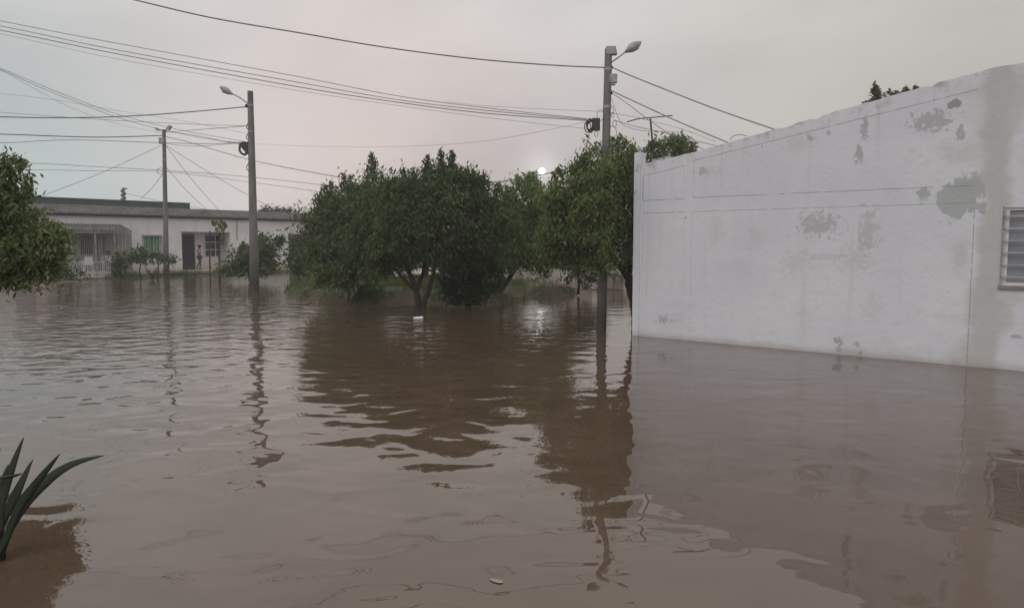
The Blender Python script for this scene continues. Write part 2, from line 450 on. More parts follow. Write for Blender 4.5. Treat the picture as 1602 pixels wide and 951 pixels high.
quad((wl, 0, wb), (wr_, 0, wb), (wr_, TH, wb), (wl, TH, wb)); quad((wl, 0, wt), (wl, TH, wt), (wr_, TH, wt), (wr_, 0, wt))
quad((wl, 0, wb), (wl, TH, wb), (wl, TH, wt), (wl, 0, wt)); quad((wr_, 0, wb), (wr_, 0, wt), (wr_, TH, wt), (wr_, TH, wb))
# material: whitewash with grooves, peeling and cement repairs (all in the wall's own coordinates)
t = NT('whitewash'); X, Y_, Z = t.xyz()
n_lo = t.noise(.5, 4); n_mid = t.noise(2.2, 6, .6); n_hi = t.noise(9, 6, .65); n_fine = t.noise(45, 4, .6)
c = t.mix(t.ss(n_lo, .3, .7), (.60, .62, .68), (.67, .685, .73))
c = t.mix(t.ss(n_mid, .52, .75, 0, .35), c, (.50, .50, .51))
streak = t.noise(2.2, 5, stretch=(2.2, 1, .12)); c = t.mix(t.ss(streak, .55, .8, 0, .28), c, (.45, .45, .46))
def ell(px, py, rx, rz, warp=.55, nz=None, tilt=0):
    s0, z0 = ws(px, py)
    dx = t.math('DIVIDE', t.math('SUBTRACT', X, s0), rx); dz = t.math('DIVIDE', t.math('SUBTRACT', Z, z0), rz)
    d = t.math('SQRT', t.math('ADD', t.math('MULTIPLY', dx, dx), t.math('MULTIPLY', dz, dz)))
    return t.math('ADD', d, t.math('MULTIPLY', t.math('SUBTRACT', nz or n_mid, .5), warp * 4.2))
def stain_or_relief(c, px, py, rx, rz, colr, amt=1., soft=.25, warp=.8, nz=None):
    return t.mix(t.ss(ell(px, py, rx, rz, warp, nz), 1 - soft, 1 + soft, amt, 0), c, colr)
CEM = (.50, .50, .48)
# the tall cement-rendered band beside the joint
sj = ws(1527, 130)[0]; sj2 = ws(1515, 560)[0]
band = t.math('SUBTRACT', X, ws(1556, 300)[0]); band = t.math('ADD', band, t.math('MULTIPLY', t.math('SUBTRACT', t.noise(1.3, 5), .5), .75))
bm = t.math('SUBTRACT', 1, t.ss(t.math('ABSOLUTE', band), .10, .30)); c = t.mix(t.math('MULTIPLY', bm, .95), c, (.475, .48, .475))
for a in ((1560, 150, .42, .30), (1535, 235, .42, .22), (1545, 500, .42, .14), (1515, 560, .22, .28), (1503, 400, .14, .3), (1575, 470, .2, .10), (1585, 150, .3, .4)):
    c = stain_or_relief(c, *a, (.50, .505, .50), .6, .7, 1.0)
c = stain_or_relief(c, 1497, 310, .40, .30, (.385, .41, .42), .9, .08, 1.0)
c = stain_or_relief(c, 1512, 300, .22, .26, (.40, .42, .43), .85, .10, .8, n_hi)
c = stain_or_relief(c, 1457, 190, .28, .17, (.47, .47, .49), .75, .12, 1.2, n_hi)
c = stain_or_relief(c, 1494, 163, .11, .07, (.26, .26, .27), .9, .1, .8, n_hi)
c = stain_or_relief(c, 1280, 352, .33, .22, (.49, .49, .52), .7, .12, 1.0, n_hi)
c = stain_or_relief(c, 1280, 352, .26, .17, (.36, .36, .38), .4, .06, 2.4, n_hi)  # darker flecks here and below: relief shading of the peeled plaster, in colour
c = stain_or_relief(c, 1457, 190, .24, .13, (.33, .33, .35), .45, .06, 2.2, n_hi)
c = stain_or_relief(c, 1358, 365, .12, .32, (.36, .36, .38), .4, .06, 2.2, n_hi)
c = stain_or_relief(c, 1358, 365, .16, .38, (.50, .50, .52), .6, .2, 1.0, n_hi)
c = stain_or_relief(c, 1340, 400, .25, .25, (.52, .52, .53), .5, .3, 1.5, n_hi)
c = stain_or_relief(c, 1290, 402, .45, .06, (.50, .50, .51), .5, .3, 1.2, n_hi)
for a in ((1352, 205, .06, .16), (1345, 243, .07, .14), (1296, 209, .05, .04), (1192, 229, .03, .03), (1180, 200, .03, .03), (1100, 268, .10, .06), (1268, 216, .05, .05), (1500, 210, .06, .12),
          (1313, 538, .05, .12), (1340, 540, .06, .05), (1345, 552, .03, .04), (1037, 501, .16, .06), (1590, 527, .09, .03), (1310, 535, .07, .05), (1073, 340, .03, .03)):
    c = stain_or_relief(c, *a, (.32, .32, .33), .7, .35, 1.6, n_hi)
for a in ((1058, 500, .22, .14), (1120, 360, .15, .3), (1185, 372, .15, .2), (1245, 410, .25, .2), (1400, 555, .55, .14), (1365, 480, .15, .2), (1110, 270, .35, .10), (1250, 225, .3, .12)):
    c = stain_or_relief(c, *a, (.52, .52, .52), .4, .5, 1.4, n_hi)
sp = t.ss(t.noise(7, 4, .6), .66, .70); c = t.mix(t.math('MULTIPLY', sp, .35), c, (.42, .42, .43))
sp2 = t.ss(t.noise(16, 3, .6), .70, .74); c = t.mix(t.math('MULTIPLY', t.math('MULTIPLY', sp2, t.ss(n_lo, .45, .6)), .6), c, (.30, .29, .29))
gap = t.ss(t.noise(5, 3), .36, .5)
def line_h(c, za, zb, s0, s1, wd, amt):
    zz = t.math('MULTIPLY_ADD', X, (zb - za) / (s1 - s0), za - (zb - za) / (s1 - s0) * s0)
    d = t.math('ABSOLUTE', t.math('SUBTRACT', Z, t.math('ADD', zz, t.math('MULTIPLY', t.math('SUBTRACT', n_mid, .5), .02))))
    m_ = t.ss(d, wd * .5, wd, 1, 0); m_ = t.math('MULTIPLY', m_, t.ss(X, s0 - .01, s0, 0, 1)); m_ = t.math('MULTIPLY', m_, t.ss(X, s1, s1 + .01, 1, 0))
    return t.mix(t.math('MULTIPLY', t.math('MULTIPLY', m_, gap), amt), c, (.27, .26, .26))
def line_v(c, s, z0, z1, wd, amt):
    d = t.math('ABSOLUTE', t.math('SUBTRACT', X, t.math('ADD', s, t.math('MULTIPLY', t.math('SUBTRACT', n_mid, .5), .015))))
    m_ = t.ss(d, wd * .5, wd, 1, 0); m_ = t.math('MULTIPLY', m_, t.ss(Z, z0 - .01, z0, 0, 1)); m_ = t.math('MULTIPLY', m_, t.ss(Z, z1, z1 + .01, 1, 0))
    return t.mix(t.math('MULTIPLY', t.math('MULTIPLY', m_, gap), amt), c, (.27, .26, .26))
LN = []
def L2(p, q, wd=.011, amt=.75):
    global c
    a, b = ws(*p), ws(*q); c = line_h(c, a[1], b[1], a[0], b[0], wd, amt)
def V2(p, q, wd=.010, amt=.6):
    global c
    a, b = ws(*p), ws(*q); c = line_v(c, (a[0] + b[0]) / 2, min(a[1], b[1]), max(a[1], b[1]), wd, amt)
L2((1085, 309.5), (1526, 290)); L2((1085, 331), (1526, 317.5), .010, .6)
L2((1085, 251.5), (1530, 140)); L2((1006, 276), (1070, 259.5), .010); L2((1006, 314), (1070, 311)); L2((1006, 334), (1070, 331.5))
V2((1006, 276), (1006, 314), .014, .8); V2((1085, 252), (1085, 309), .009, .5); V2((1070, 260), (1070, 311), .008, .4)
V2((1079, 520), (1083, 332), .008, .35); V2((1069, 500), (1070, 340), .007, .3); V2((1003, 520), (1005, 336), .007, .35)
V2((1515, 570), (1522, 330), .012, .7)
a1, a2 = ws(1085, 238.5), ws(1532, 112)
kt = (a2[1]-a1[1])/(a2[0]-a1[0]); dtop = t.math('SUBTRACT', t.math('MULTIPLY_ADD', X, kt, a1[1] - kt*a1[0]), Z)
dr = t.math('MULTIPLY', t.ss(dtop, .02, .30, 1, 0), t.ss(t.noise(3.2, 6, .7), .50, .66)); c = t.mix(t.math('MULTIPLY', dr, .6), c, (.27, .265, .26))
drip = t.math('MULTIPLY', t.ss(dtop, .1, 1.3, 1, 0), t.ss(t.noise(2.0, 5, stretch=(4.5, 1, .10)), .52, .75)); c = t.mix(t.math('MULTIPLY', drip, .38), c, (.36, .36, .35))
crk = t.noise(1.7, 6, .6, 1.2); crk = t.math('ABSOLUTE', t.math('SUBTRACT', crk, .5)); crk = t.math('MULTIPLY', t.ss(crk, .0, .006, 1, 0), t.ss(n_lo, .5, .62)); c = t.mix(t.math('MULTIPLY', crk, .4), c, (.30, .30, .30))
tl = t.ss(t.math('ADD', Z, t.math('MULTIPLY', n_mid, .25)), .08, .30, .6, 0); c = t.mix(tl, c, (.32, .275, .24))       # water line
rough_h = t.math('ADD', t.math('MULTIPLY', n_mid, .012), t.math('ADD', t.math('MULTIPLY', n_hi, .006), t.math('MULTIPLY', n_fine, .0015)))
WALLM = t.pbr(c, .9, normal=t.bump(rough_h, 1.0))
wm.build('side_wall', WALLM, bld)
# narrow front wall whose end rises above the parapet, the rest of the shell and the roof
fz = ws(997, 239)[1]; D = 7.5
f = MB(); f.box((-.002, .205, -.6), (.16, D, topz(.2) - .3)); f.build('front_wall', WALLM, bld)
f = MB(); f.box((-.004, -.03, -.6), (.158, .20, fz)); f.build('corner_pier', WALLM, bld)
f = MB(); f.box((.17, D - .2, -.6), (s_end, D, topz(.2))); f.build('back_wall', WALLM, bld)
f = MB(); rz0 = topz(.2) - .25
f.add([(.17, TH + .01, rz0), (s_end, TH + .01, topz(s_end) - .35), (s_end, D - .22, topz(s_end) - .35), (.17, D - .22, rz0)], [(0, 1, 2, 3)])
f.build('roof', simple('fibre_cement', (.26, .25, .24), .9, var=.25), bld)
f = MB()
for i in range(5):
    q_ = .17 + i*.15; f.box((q_, TH + .25 + .02*(i % 3), rz0 + .02), (q_ + .135, TH + .40 + .02*(i % 2), 4.02 + .07*((i*7) % 3) - .05*i))
f.build('parapet_blocks', simple('old_blocks', (.30, .29, .28), .95, var=.4), bld)
wf = MB(); fw = .045
for a, b in (((wl, .03, wb), (wl+fw, .09, wt)), ((wr_-fw, .03, wb), (wr_, .09, wt)), ((wl+fw, .03, wt-fw), (wr_-fw, .09, wt)), ((wl+fw, .03, wb), (wr_-fw, .09, wb+fw)), ((wl+.56, .04, wb+fw), (wl+.60, .085, wt-fw))): wf.box(a, b)
win = wf.build('window', WHITEP, bld)
gp = MB(); gp.box((wl+fw, .06, wb+fw), (wr_-fw, .07, wt-fw)); gp.build('pane', GLASSB, win)
nb = 6
for i in range(nb):
    z = wb + (wt - wb) * (i + .7) / (nb + .4); q = MB(); q.box((wl - .02, -.035, z - .011), (wr_ + .02, -.015, z + .011)); q.build('bar', GREYBAR, win)
for s in (wl - .02, wl + .38, wl + .78, wr_ + .02): q = MB(); q.box((s - .01, -.0145, wb - .01), (s + .012, .004, wt + .01)); q.build('bar', GREYBAR, win)
q = MB(); q.box((wl - .06, -.05, wb - .06), (wr_ + .06, .03, wb - .004)); q.build('sill', simple('brick_sill', (.22, .19, .18), .9), win)
q = MB(); q.tube([(wl-.035, -.012, wb-.01), (wl-.035, -.012, wt+.02)], .012, 5); q.build('conduit', METAL_GREY, bld)

# T-shaped antenna mast on the roof + wire loop
def wpt(px, py, yo): s, z = ws(px, py, yo); return WO + WX*s + WY*(yo) * 1.0 + Vector((0, 0, z)) - Vector((0, 0, 0))
a = wpt(1025, 262, 1.3); b = wpt(1017.5, 186, 1.3)
root = empty('antenna_mast', a, label='leaning thin rusty T-shaped mast on the white building roof', cat='antenna')
q = MB(); q.tube([(0, 0, -.12), b - a], .022, 6); q.build('mast', DARKM, root)
q = MB(); q.tube([p - a for p in spline([wpt(981, 191, 1.3), wpt(1000, 186, 1.3), wpt(1017, 184.5, 1.3), wpt(1052, 181, 1.3)], 4)], .013, 6); q.build('crossbar', DARKM, root)

# ================================================================== HOUSES (far left)
hrz = math.atan2(U.y, U.x)
def hs(px, py, yo=0):
    a = H0 + V*yo; p = plan((a.x, a.y), ((a+U).x, (a+U).y), px, py); return (p - H0).dot(U), p.z
def hmat(name, base, low):
    t = NT(name); X, Y_, Z = t.xyz(); n = t.noise(1.2, 5); n2 = t.noise(5, 5)
    c = t.mix(t.ss(n, .35, .7), base, tuple(x*.86 for x in base))
    c = t.mix(t.ss(t.noise(1.5, 4, stretch=(2, 2, .15)), .55, .8, 0, .35), c, tuple(x*.7 for x in base))
    c = t.mix(t.ss(t.math('ADD', Z, t.math('MULTIPLY', n, .8)), .4, 1.5, .8, 0), c, low)
    return t.pbr(c, .9, normal=t.bump(n2, .01))
HW = [hmat('house_white_a', (.62, .61, .61), (.42, .36, .33)), hmat('house_white_b', (.78, .765, .765), (.52, .41, .36)),
      hmat('house_white_c', (.80, .775, .775), (.56, .42, .36)), hmat('house_white_d', (.74, .72, .72), (.46, .36, .31))]
ROOFM = None
t = NT('house_porch_shade'); X, Y_, Z = t.xyz(); n = t.noise(1.2, 5)
c = t.mix(t.ss(Z, 2.84, 2.86), (.31, .295, .295), (.74, .73, .73)); c = t.mix(t.ss(n, .35, .75, 0, .3), c, (.28, .26, .25)); c = t.mix(t.ss(t.math('ADD', Z, t.math('MULTIPLY', n, .8)), .4, 1.5, .8, 0), c, (.24, .21, .19))  # wall below awning height coloured darker for the porch shade
PORCH_SHADE = t.pbr(c, .9)
t = NT('old_roof'); n = t.noise(1.1, 6); c = t.mix(t.ss(n, .35, .65), (.055, .052, .05), (.105, .10, .092)); c = t.mix(t.ss(t.noise(4, 5), .58, .66, 0, .7), c, (.30, .29, .27)); ROOFM = t.pbr(c, .92)
GREENP = simple('green_parapet', (.065, .095, .088), .85, var=.25, scale=2)
def wall_open(s0, s1, z0, z1, ops, th, y=0.):
    """plastered front with rectangular openings (s_a, s_b, z_a, z_b); reveals included"""
    b = MB(); sx = sorted({s0, s1, *[o[0] for o in ops], *[o[1] for o in ops]}); sz = sorted({z0, z1, *[o[2] for o in ops], *[o[3] for o in ops]})
    for a, c_ in zip(sx, sx[1:]):
        for d, e_ in zip(sz, sz[1:]):
            ms_, mz = (a+c_)/2, (d+e_)/2
            if any(o[0] < ms_ < o[1] and o[2] < mz < o[3] for o in ops): continue
            b.add([(a, y, d), (c_, y, d), (c_, y, e_), (a, y, e_)], [(0, 1, 2, 3)]); b.add([(a, y+th, d), (c_, y+th, d), (c_, y+th, e_), (a, y+th, e_)], [(3, 2, 1, 0)])
    for o in ops:
        A, B, C_, D_ = o
        b.add([(A, y, C_), (A, y+th, C_), (A, y+th, D_), (A, y, D_)], [(0, 1, 2, 3)]); b.add([(B, y, C_), (B, y+th, C_), (B, y+th, D_), (B, y, D_)], [(3, 2, 1, 0)])
        b.add([(A, y, D_), (B, y, D_), (B, y+th, D_), (A, y+th, D_)], [(3, 2, 1, 0)]); b.add([(A, y, C_), (B, y, C_), (B, y+th, C_), (A, y+th, C_)], [(0, 1, 2, 3)])
    for s in (s0, s1): b.add([(s, y, z0), (s, y+th, z0), (s, y+th, z1), (s, y, z1)], [(0, 1, 2, 3)])
    b.add([(s0, y, z1), (s1, y, z1), (s1, y+th, z1), (s0, y+th, z1)], [(0, 1, 2, 3)])
    return b
def corr(s0, s1, yf, zf, yb, zb, amp=.03, lam=.19, th=.02):
    n = max(8, int((s1-s0)/lam*6)); b = MB(); vs = []
    for i in range(n+1):
        s = s0 + (s1-s0)*i/n; w_ = amp*math.sin(2*math.pi*s/lam)
        vs += [(s, yf, zf+w_), (s, yb, zb+w_), (s, yf, zf+w_-th), (s, yb, zb+w_-th)]
    fs = []
    for i in range(n):
        a = 4*i; fs += [(a, a+4, a+5, a+1), (a+2, a+3, a+7, a+6), (a, a+2, a+6, a+4), (a+1, a+5, a+7, a+3)]
    fs += [(0, 1, 3, 2), (4*n, 4*n+2, 4*n+3, 4*n+1)]
    return b.add(vs, fs)
EZ = hs(295, 339.5)[1]; RZ = hs(320, 329, 4.0)[1]
def house(label, x0, x1, wm_, ops, z_up=0.0, group=None):
    s0 = hs(x0, 400)[0]; s1 = hs(x1, 400)[0]
    r = empty('house', H0 + U*s0, hrz, label=label, cat='house', group='terraced white houses across the flooded street')
    def L(px, py, yo=0): s, z = hs(px, py, yo); return s - s0, z
    oo = [(L(a, 400)[0], L(b, 400)[0], zl, zh) for (a, b, zl, zh) in ops]
    W_ = s1 - s0
    wall_open(0.005, W_-.005, -.5, EZ + z_up, oo, .22).build('front_wall', wm_, r)
    b = MB(); b.box((.005, .23, -.5), (.2, 7.5, EZ-.05)); b.box((W_-.2, .23, -.5), (W_-.005, 7.5, EZ-.05)); b.box((.21, 7.3, -.5), (W_-.21, 7.5, EZ-.05)); b.build('rear_walls', wm_, r)
    rf = corr(0.0, W_, -.28, EZ + .03 + z_up, 4.0, RZ + .05); rf2 = corr(0.0, W_, 4.0, RZ + .05, 7.8, EZ + .03); rf.add(rf2.v, rf2.f)
    rf.build('roof', ROOFM, r)
    b = MB(); b.box((.02, -.20, EZ - .10), (W_-.02, -.002, EZ - .04)); b.build('eave_board', DARKM, r)
    b = MB(); b.box((.21, 1.9 if len(oo) and oo[0][3] - oo[0][2] > 2.3 else .9, -.4), (W_-.21, 2.05, EZ - .06)); 
    return r, L, W_, oo, s0
def bars(r, s0, s1, z0, z1, y, n, rad=.012, mat=None, parts=True, frame=True, name='bar'):
    fr = MB()
    fr.box((s0, y-.02, z0), (s1, y+.02, z0+.04)); fr.box((s0, y-.02, z1-.04), (s1, y+.02, z1)); fr.box((s0, y-.02, z0+.04), (s0+.04, y+.02, z1-.04)); fr.box((s1-.04, y-.02, z0+.04), (s1, y+.02, z1-.04))
    o = fr.build('grille', mat or WHITEP, r)
    for i in range(n):
        s = s0 + (s1-s0)*(i+1)/(n+1); q = MB(); q.box((s-rad, y-.012, z0+.04), (s+rad, y+.012, z1-.04)); q.build(name, mat or WHITEP, o)
    return o
def zz(px, py): return hs(px, py)[1]

# --- house A: porch with corrugated awning
rA, LA, WA, oA, sA = house('white terraced house at far left with corrugated awning porch and barred windows', 20, 207, PORCH_SHADE,
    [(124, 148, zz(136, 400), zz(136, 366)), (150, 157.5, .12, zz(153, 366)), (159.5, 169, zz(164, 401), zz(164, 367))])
for i, o_ in enumerate(oA):
    b = MB(); b.box((o_[0]-.1, .24, o_[2]-.05), (o_[1]+.1, .27, o_[3]+.05)); b.build('door_panel' if i == 1 else 'pane', GLASSD if i != 1 else DARKM, rA)
    bars(rA, o_[0]+.01, o_[1]-.01, o_[2]+.01, o_[3]-.01, .06, (7, 2, 3)[i])
PW = -1.65
s1f, z1f = LA(206, 361.5, PW); s0f = LA(112, 359, PW)[0]; zbk = LA(188, 353.5)[1]
corr(s0f - 1.6, s1f, PW - .1, z1f, -.01, zbk + .08, .03, .2).build('awning', ROOFM, rA)
b = MB(); b.box((s0f - 1.6, PW - .06, z1f - .14), (s1f - .03, PW + .0, z1f - .06)); b.build('awning_beam', METAL_GREY, rA)
for i, fx in enumerate((203, 180, 150, 112)):
    s = LA(fx, 400, PW)[0]; b = MB(); b.box((s-.035, PW - .04, -.4), (s+.035, PW+.03, z1f - .14)); b.build('post', METAL_GREY, rA)
for fx in (187, 193, 198):                                    # side grille bars of the porch
    yo = PW * (fx - 186) / 18; s = LA(203, 400, PW)[0]; b = MB(); b.box((s-.012, yo-.012, .1), (s+.012, yo+.012, z1f+.02)); b.build('bar', WHITEP, rA)
fzt = LA(160, 409, PW)[1]
fa, fb_ = LA(104, 400, PW)[0], LA(203, 400, PW)[0] - .05
fr = MB(); fr.box((fa, PW-.03, fzt-.04), (fb_, PW+.02, fzt)); fr.box((fa, PW-.03, .10), (fb_, PW+.02, .14)); fo = fr.build('fence', WHITEP, rA)
nbr = 30
for i in range(nbr):
    s = fa + (fb_-fa)*(i+.5)/nbr; b = MB(); b.box((s-.011, PW-.016, .14), (s+.011, PW+.006, fzt-.04)); b.build('bar', WHITEP, fo)
b = MB(); b.box((s0f-1.5, PW, -.45), (s1f, -.01, .42)); b.build('porch_floor', HW[3], rA)

# --- house B: plain front, green curtained window
rB, LB, WB, oB, sB = house('white terraced house with a single green curtained window', 207, 283, HW[1], [(226, 252.5, zz(240, 398), zz(240, 370))])
o_ = oB[0]
b = MB(); z0, z1 = o_[2], o_[3]
b.box((o_[0]-.10, -.035, z0-.10), (o_[1]+.10, -.003, z0)); b.box((o_[0]-.10, -.035, z1), (o_[1]+.10, -.003, z1+.10)); b.box((o_[0]-.10, -.035, z0), (o_[0], -.003, z1)); b.box((o_[1], -.035, z0), (o_[1]+.10, -.003, z1))
wn = b.build('window', METAL_GREY, rB)
def curtain(s0, s1, z0, z1, y):
    n = 40; b = MB(); vs = []
    for i in range(n+1):
        s = s0+(s1-s0)*i/n; yy = y + .03*math.sin(i*1.1); vs += [(s, yy, z0), (s, yy, z1), (s, yy+.01, z0), (s, yy+.01, z1)]
    return b.add(vs, [f_ for i in range(n) for f_ in ((4*i, 4*i+4, 4*i+5, 4*i+1), (4*i+2, 4*i+3, 4*i+7, 4*i+6))])
mid = (o_[0]+o_[1])/2
for a, b_ in ((o_[0]+.02, mid-.03), (mid+.03, o_[1]-.02)): curtain(a, b_, z0, z1, .14).build('curtain', simple('green_curtain', (.16, .36, .20), .8, var=.2), wn)
b = MB(); b.box((o_[0]-.1, .24, z0-.05), (o_[1]+.1, .27, z1+.05)); b.build('pane', INTERIOR, wn)
for i in range(6):
    s = o_[0] + (o_[1]-o_[0])*(i+.5)/6; b = MB(); b.box((s-.01, .02, z0), (s+.01, .04, z1)); b.build('bar', WHITEP, wn)

# --- house C: recessed porch with gate, door and white window
zt = zz(320, 363); zf_ = zz(300, 422.5)
rC, LC, WC, oC, sC = house('white terraced house with recessed porch, dark gate and white gridded window', 283, 440, HW[2], [(285, 361, zf_, zt)])
o_ = oC[0]; RD = 1.35
b = wall_open(o_[0]-.2, o_[1]+.2, zf_-.1, zt+.2, [], .1, RD); b.build('porch_wall', HW[2], rC)
b = MB(); b.box((o_[0]-.2, .22, zf_-.1), (o_[0], RD, zt+.2)); b.box((o_[1], .22, zf_-.1), (o_[1]+.2, RD, zt+.2)); b.box((o_[0], .22, zt), (o_[1], RD, zt+.15)); b.box((o_[0], .22, zf_-.12), (o_[1], RD, zf_)); b.build('porch_lining', HW[3], rC)
b = MB(); sa, sb = LC(287, 400, RD)[0], LC(304.5, 400, RD)[0]
b.box((sa-.9, RD-.05, zf_), (sb, RD-.003, LC(300, 367, RD)[1])); dr = b.build('door', DARKM, rC)
b = MB(); b.box((sb, RD-.06, zf_), (sb+.07, RD-.003, LC(300, 367, RD)[1])); b.build('door_frame', WHITEP, dr)
s_a, s_b = o_[0]+.05, LC(305, 400)[0]
bars(rC, s_a, s_b, zf_+.02, zt-.25, .08, 6, .012, DARKM)
a_, b_ = LC(320, 400, RD)[0], LC(345, 400, RD)[0]; z1 = LC(330, 367, RD)[1]; z0 = LC(330, 402.5, RD)[1]
b = MB()
b.box((a_, RD-.05, z0), (b_, RD-.02, z0+.07)); b.box((a_, RD-.05, z1-.07), (b_, RD-.02, z1)); b.box((a_, RD-.05, z0), (a_+.07, RD-.021, z1)); b.box((b_-.07, RD-.05, z0), (b_, RD-.021, z1))
for q_ in (1/3, 2/3): z = z0+(z1-z0)*q_; b.box((a_, RD-.049, z-.03), (b_, RD-.022, z+.03))
for q_ in (.36, .68): s = a_+(b_-a_)*q_; b.box((s-.03, RD-.048, z0), (s+.03, RD-.023, z1))
wn = b.build('window', WHITEP, rC)
b = MB(); b.box((a_+.02, RD-.018, z0+.02), (b_-.02, RD-.004, z1-.02)); b.build('pane', GLASSD, wn)
ms_, mz_ = o_[1], LC(353, 378, .7)[1]
b = MB(); b.box((ms_-.16, .55, mz_-.25), (ms_-.003, .95, mz_+.2)); mt = b.build('meter_box', METAL_GREY, rC)
b = MB(); b.tube([(ms_-.08, .75, mz_+.2), (ms_-.08, .75, zt)], .02, 5); b.build('conduit', DARKM, mt)
b = MB(); s = LC(370, 345)[0]; z = LC(370, 352)[1]
b.tube([(s, -.03, EZ-.05), (s+.02, -.03, EZ-.5), (s-.02, -.03, EZ-.9), (s, -.03, EZ-1.5)], .02, 5); b.build('downpipe', DARKM, rC)
b = MB(); b.box((o_[0]-.1, -.9, -.45), (o_[1]+.1, -.004, zf_-.02)); b.build('step', HW[3], rC)
# --- house D: dark recess, runs on behind the trees
rD, LD, WD, oD, sD = house('white terraced house with dark recessed doorway partly hidden by the big tree', 440, 560, HW[3], [(451.5, 490, .15, zz(460, 366))])
o_ = oD[0]
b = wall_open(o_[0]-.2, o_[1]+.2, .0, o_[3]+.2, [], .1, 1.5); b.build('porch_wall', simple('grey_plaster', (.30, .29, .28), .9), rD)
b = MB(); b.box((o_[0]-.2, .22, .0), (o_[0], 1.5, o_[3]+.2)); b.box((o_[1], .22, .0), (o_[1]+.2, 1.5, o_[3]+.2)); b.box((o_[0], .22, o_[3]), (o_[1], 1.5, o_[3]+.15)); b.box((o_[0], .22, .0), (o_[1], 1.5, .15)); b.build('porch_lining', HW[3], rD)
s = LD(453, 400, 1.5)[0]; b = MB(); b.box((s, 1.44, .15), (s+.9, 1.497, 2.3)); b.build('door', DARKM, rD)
# --- green-grey parapet wall rising behind the left roofs
sp0, zp0 = hs(20, 306.5, 4.6); sp1, zp1 = hs(297, 319.5, 4.6); zp0 = hs(65, 308.5, 4.6)[1]
pr = empty('upper_storey', H0 + U*sp0 + V*4.6, hrz, label='long dark green upper wall rising behind the left house roofs', cat='building')
b = MB(); b.box((0, 0, RZ - .25), (sp1-sp0, .2, (zp0+zp1)/2)); b.box((sp1-sp0-.2, .2, RZ-.25), (sp1-sp0, 6, (zp0+zp1)/2-.004)); b.box((0, .2, RZ-.25), (.2, 6, (zp0+zp1)/2-.004)); b.build('wall', GREENP, pr)
b = MB(); b.box((.2, 5.8, -.4), (sp1-sp0-.2, 6.0, (zp0+zp1)/2-.01)); b.box((0, 3.3, -.4), (.2, 6, RZ-.26)); b.box((sp1-sp0-.2, 3.3, -.4), (sp1-sp0, 6, RZ-.26)); b.build('rear_wall', GREENP, pr)
b = MB(); b.box((-.05, -.04, (zp0+zp1)/2+.003), (sp1-sp0+.05, .26, (zp0+zp1)/2+.06)); b.build('coping', simple('coping', (.11, .12, .12), .9), pr)

# --- low garden wall seen below the crowns in the middle
a = P(770, 440, 35.5); c_ = P(1005, 440, 33.0)
L_ = (c_ - a); L_.z = 0; rzw = math.atan2(L_.y, L_.x)
gw = empty('garden_wall', (a.x, a.y, 0), rzw, label='low stained pinkish grey wall seen under the tree crowns', cat='wall')
b = MB(); b.box((0, 0, -.4), (L_.length, .18, .98)); b.build('wall', hmat('garden_wall_plaster', (.44, .40, .385), (.26, .20, .17)), gw)
b = MB(); b.box((-.03, -.03, .982), (L_.length+.03, .21, 1.03)); b.build('coping', METAL_GREY, gw)
for i in range(5): s = L_.length*(i+.5)/5; b = MB(); b.box((s-.12, -.05, -.4), (s+.12, -.003, .978)); b.build('pier', HW[3], gw)

# ================================================================== POLES
def pole(name, label, group, base, topp, r0, r1):
    base = Vector(base); topp = Vector(topp)
    r = empty(name, (base.x, base.y, 0)); tag(r, label, 'utility pole', group)
    o = Vector((base.x, base.y, 0)); n = 10
    pts = [(base - o) + Vector((0, 0, -.6))] + [(base - o).lerp(topp - o, i/n) for i in range(n+1)]
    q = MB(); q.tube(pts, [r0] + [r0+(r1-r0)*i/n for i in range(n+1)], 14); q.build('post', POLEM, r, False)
    for z_ in (.93, .80): 
        c0 = (base-o).lerp(topp-o, z_); rr = r0+(r1-r0)*z_ + .008; q = MB(); q.tube([c0 - Vector((0,0,.03)), c0 + Vector((0,0,.03))], rr, 12); q.build('steel_band', METAL_GREY, r)
    return r, o
def lamp_head(r, o, a, b, wscale=1., mat=None):
    """cobra-head luminaire from neck a to tip b"""
    a, b = Vector(a)-o, Vector(b)-o; d = b-a; n = 8; q = MB()
    prof = [.25, .45, .75, .95, 1., .95, .8, .55, .18]
    rad = [d.length*.21*wscale*p for p in prof]
    q.tube([a.lerp(b, i/n) for i in range(n+1)], rad, 12); h = q.build('lamp_head', mat or LAMPGREY, r, True)
    up = Vector((0,0,1)); q = MB(); c0 = a.lerp(b, .55) - up*d.length*.09
    q.ball(c0, (d.length*.28, d.length*.14*wscale, d.length*.13), 10, 6, Matrix.Rotation(math.atan2(d.y, d.x), 3, 'Z')); q.build('lens', simple('lamp_lens', (.45, .46, .47), .3, var=.05), h, True)
    return h
def coil(r, o, c, rad, th, turns=5, name='cable_coil', sq=1.0, axis='y'):
    c = Vector(c)-o; rg = random.Random(int(rad*1000)); q = MB()
    for k in range(turns):
        off = Vector((rg.uniform(-.04, .04), rg.uniform(-.08, .08), rg.uniform(-.03, .03))); pts = []
        for i in range(19):
            t_ = 2*math.pi*i/18; pts.append(c + off + Vector((rad*sq*math.cos(t_), .02*math.sin(3*t_), rad*math.sin(t_)*(1+.05*rg.random()))))
        q.tube(pts, th, 5)
    return q.build(name, BLACKRUB, r)

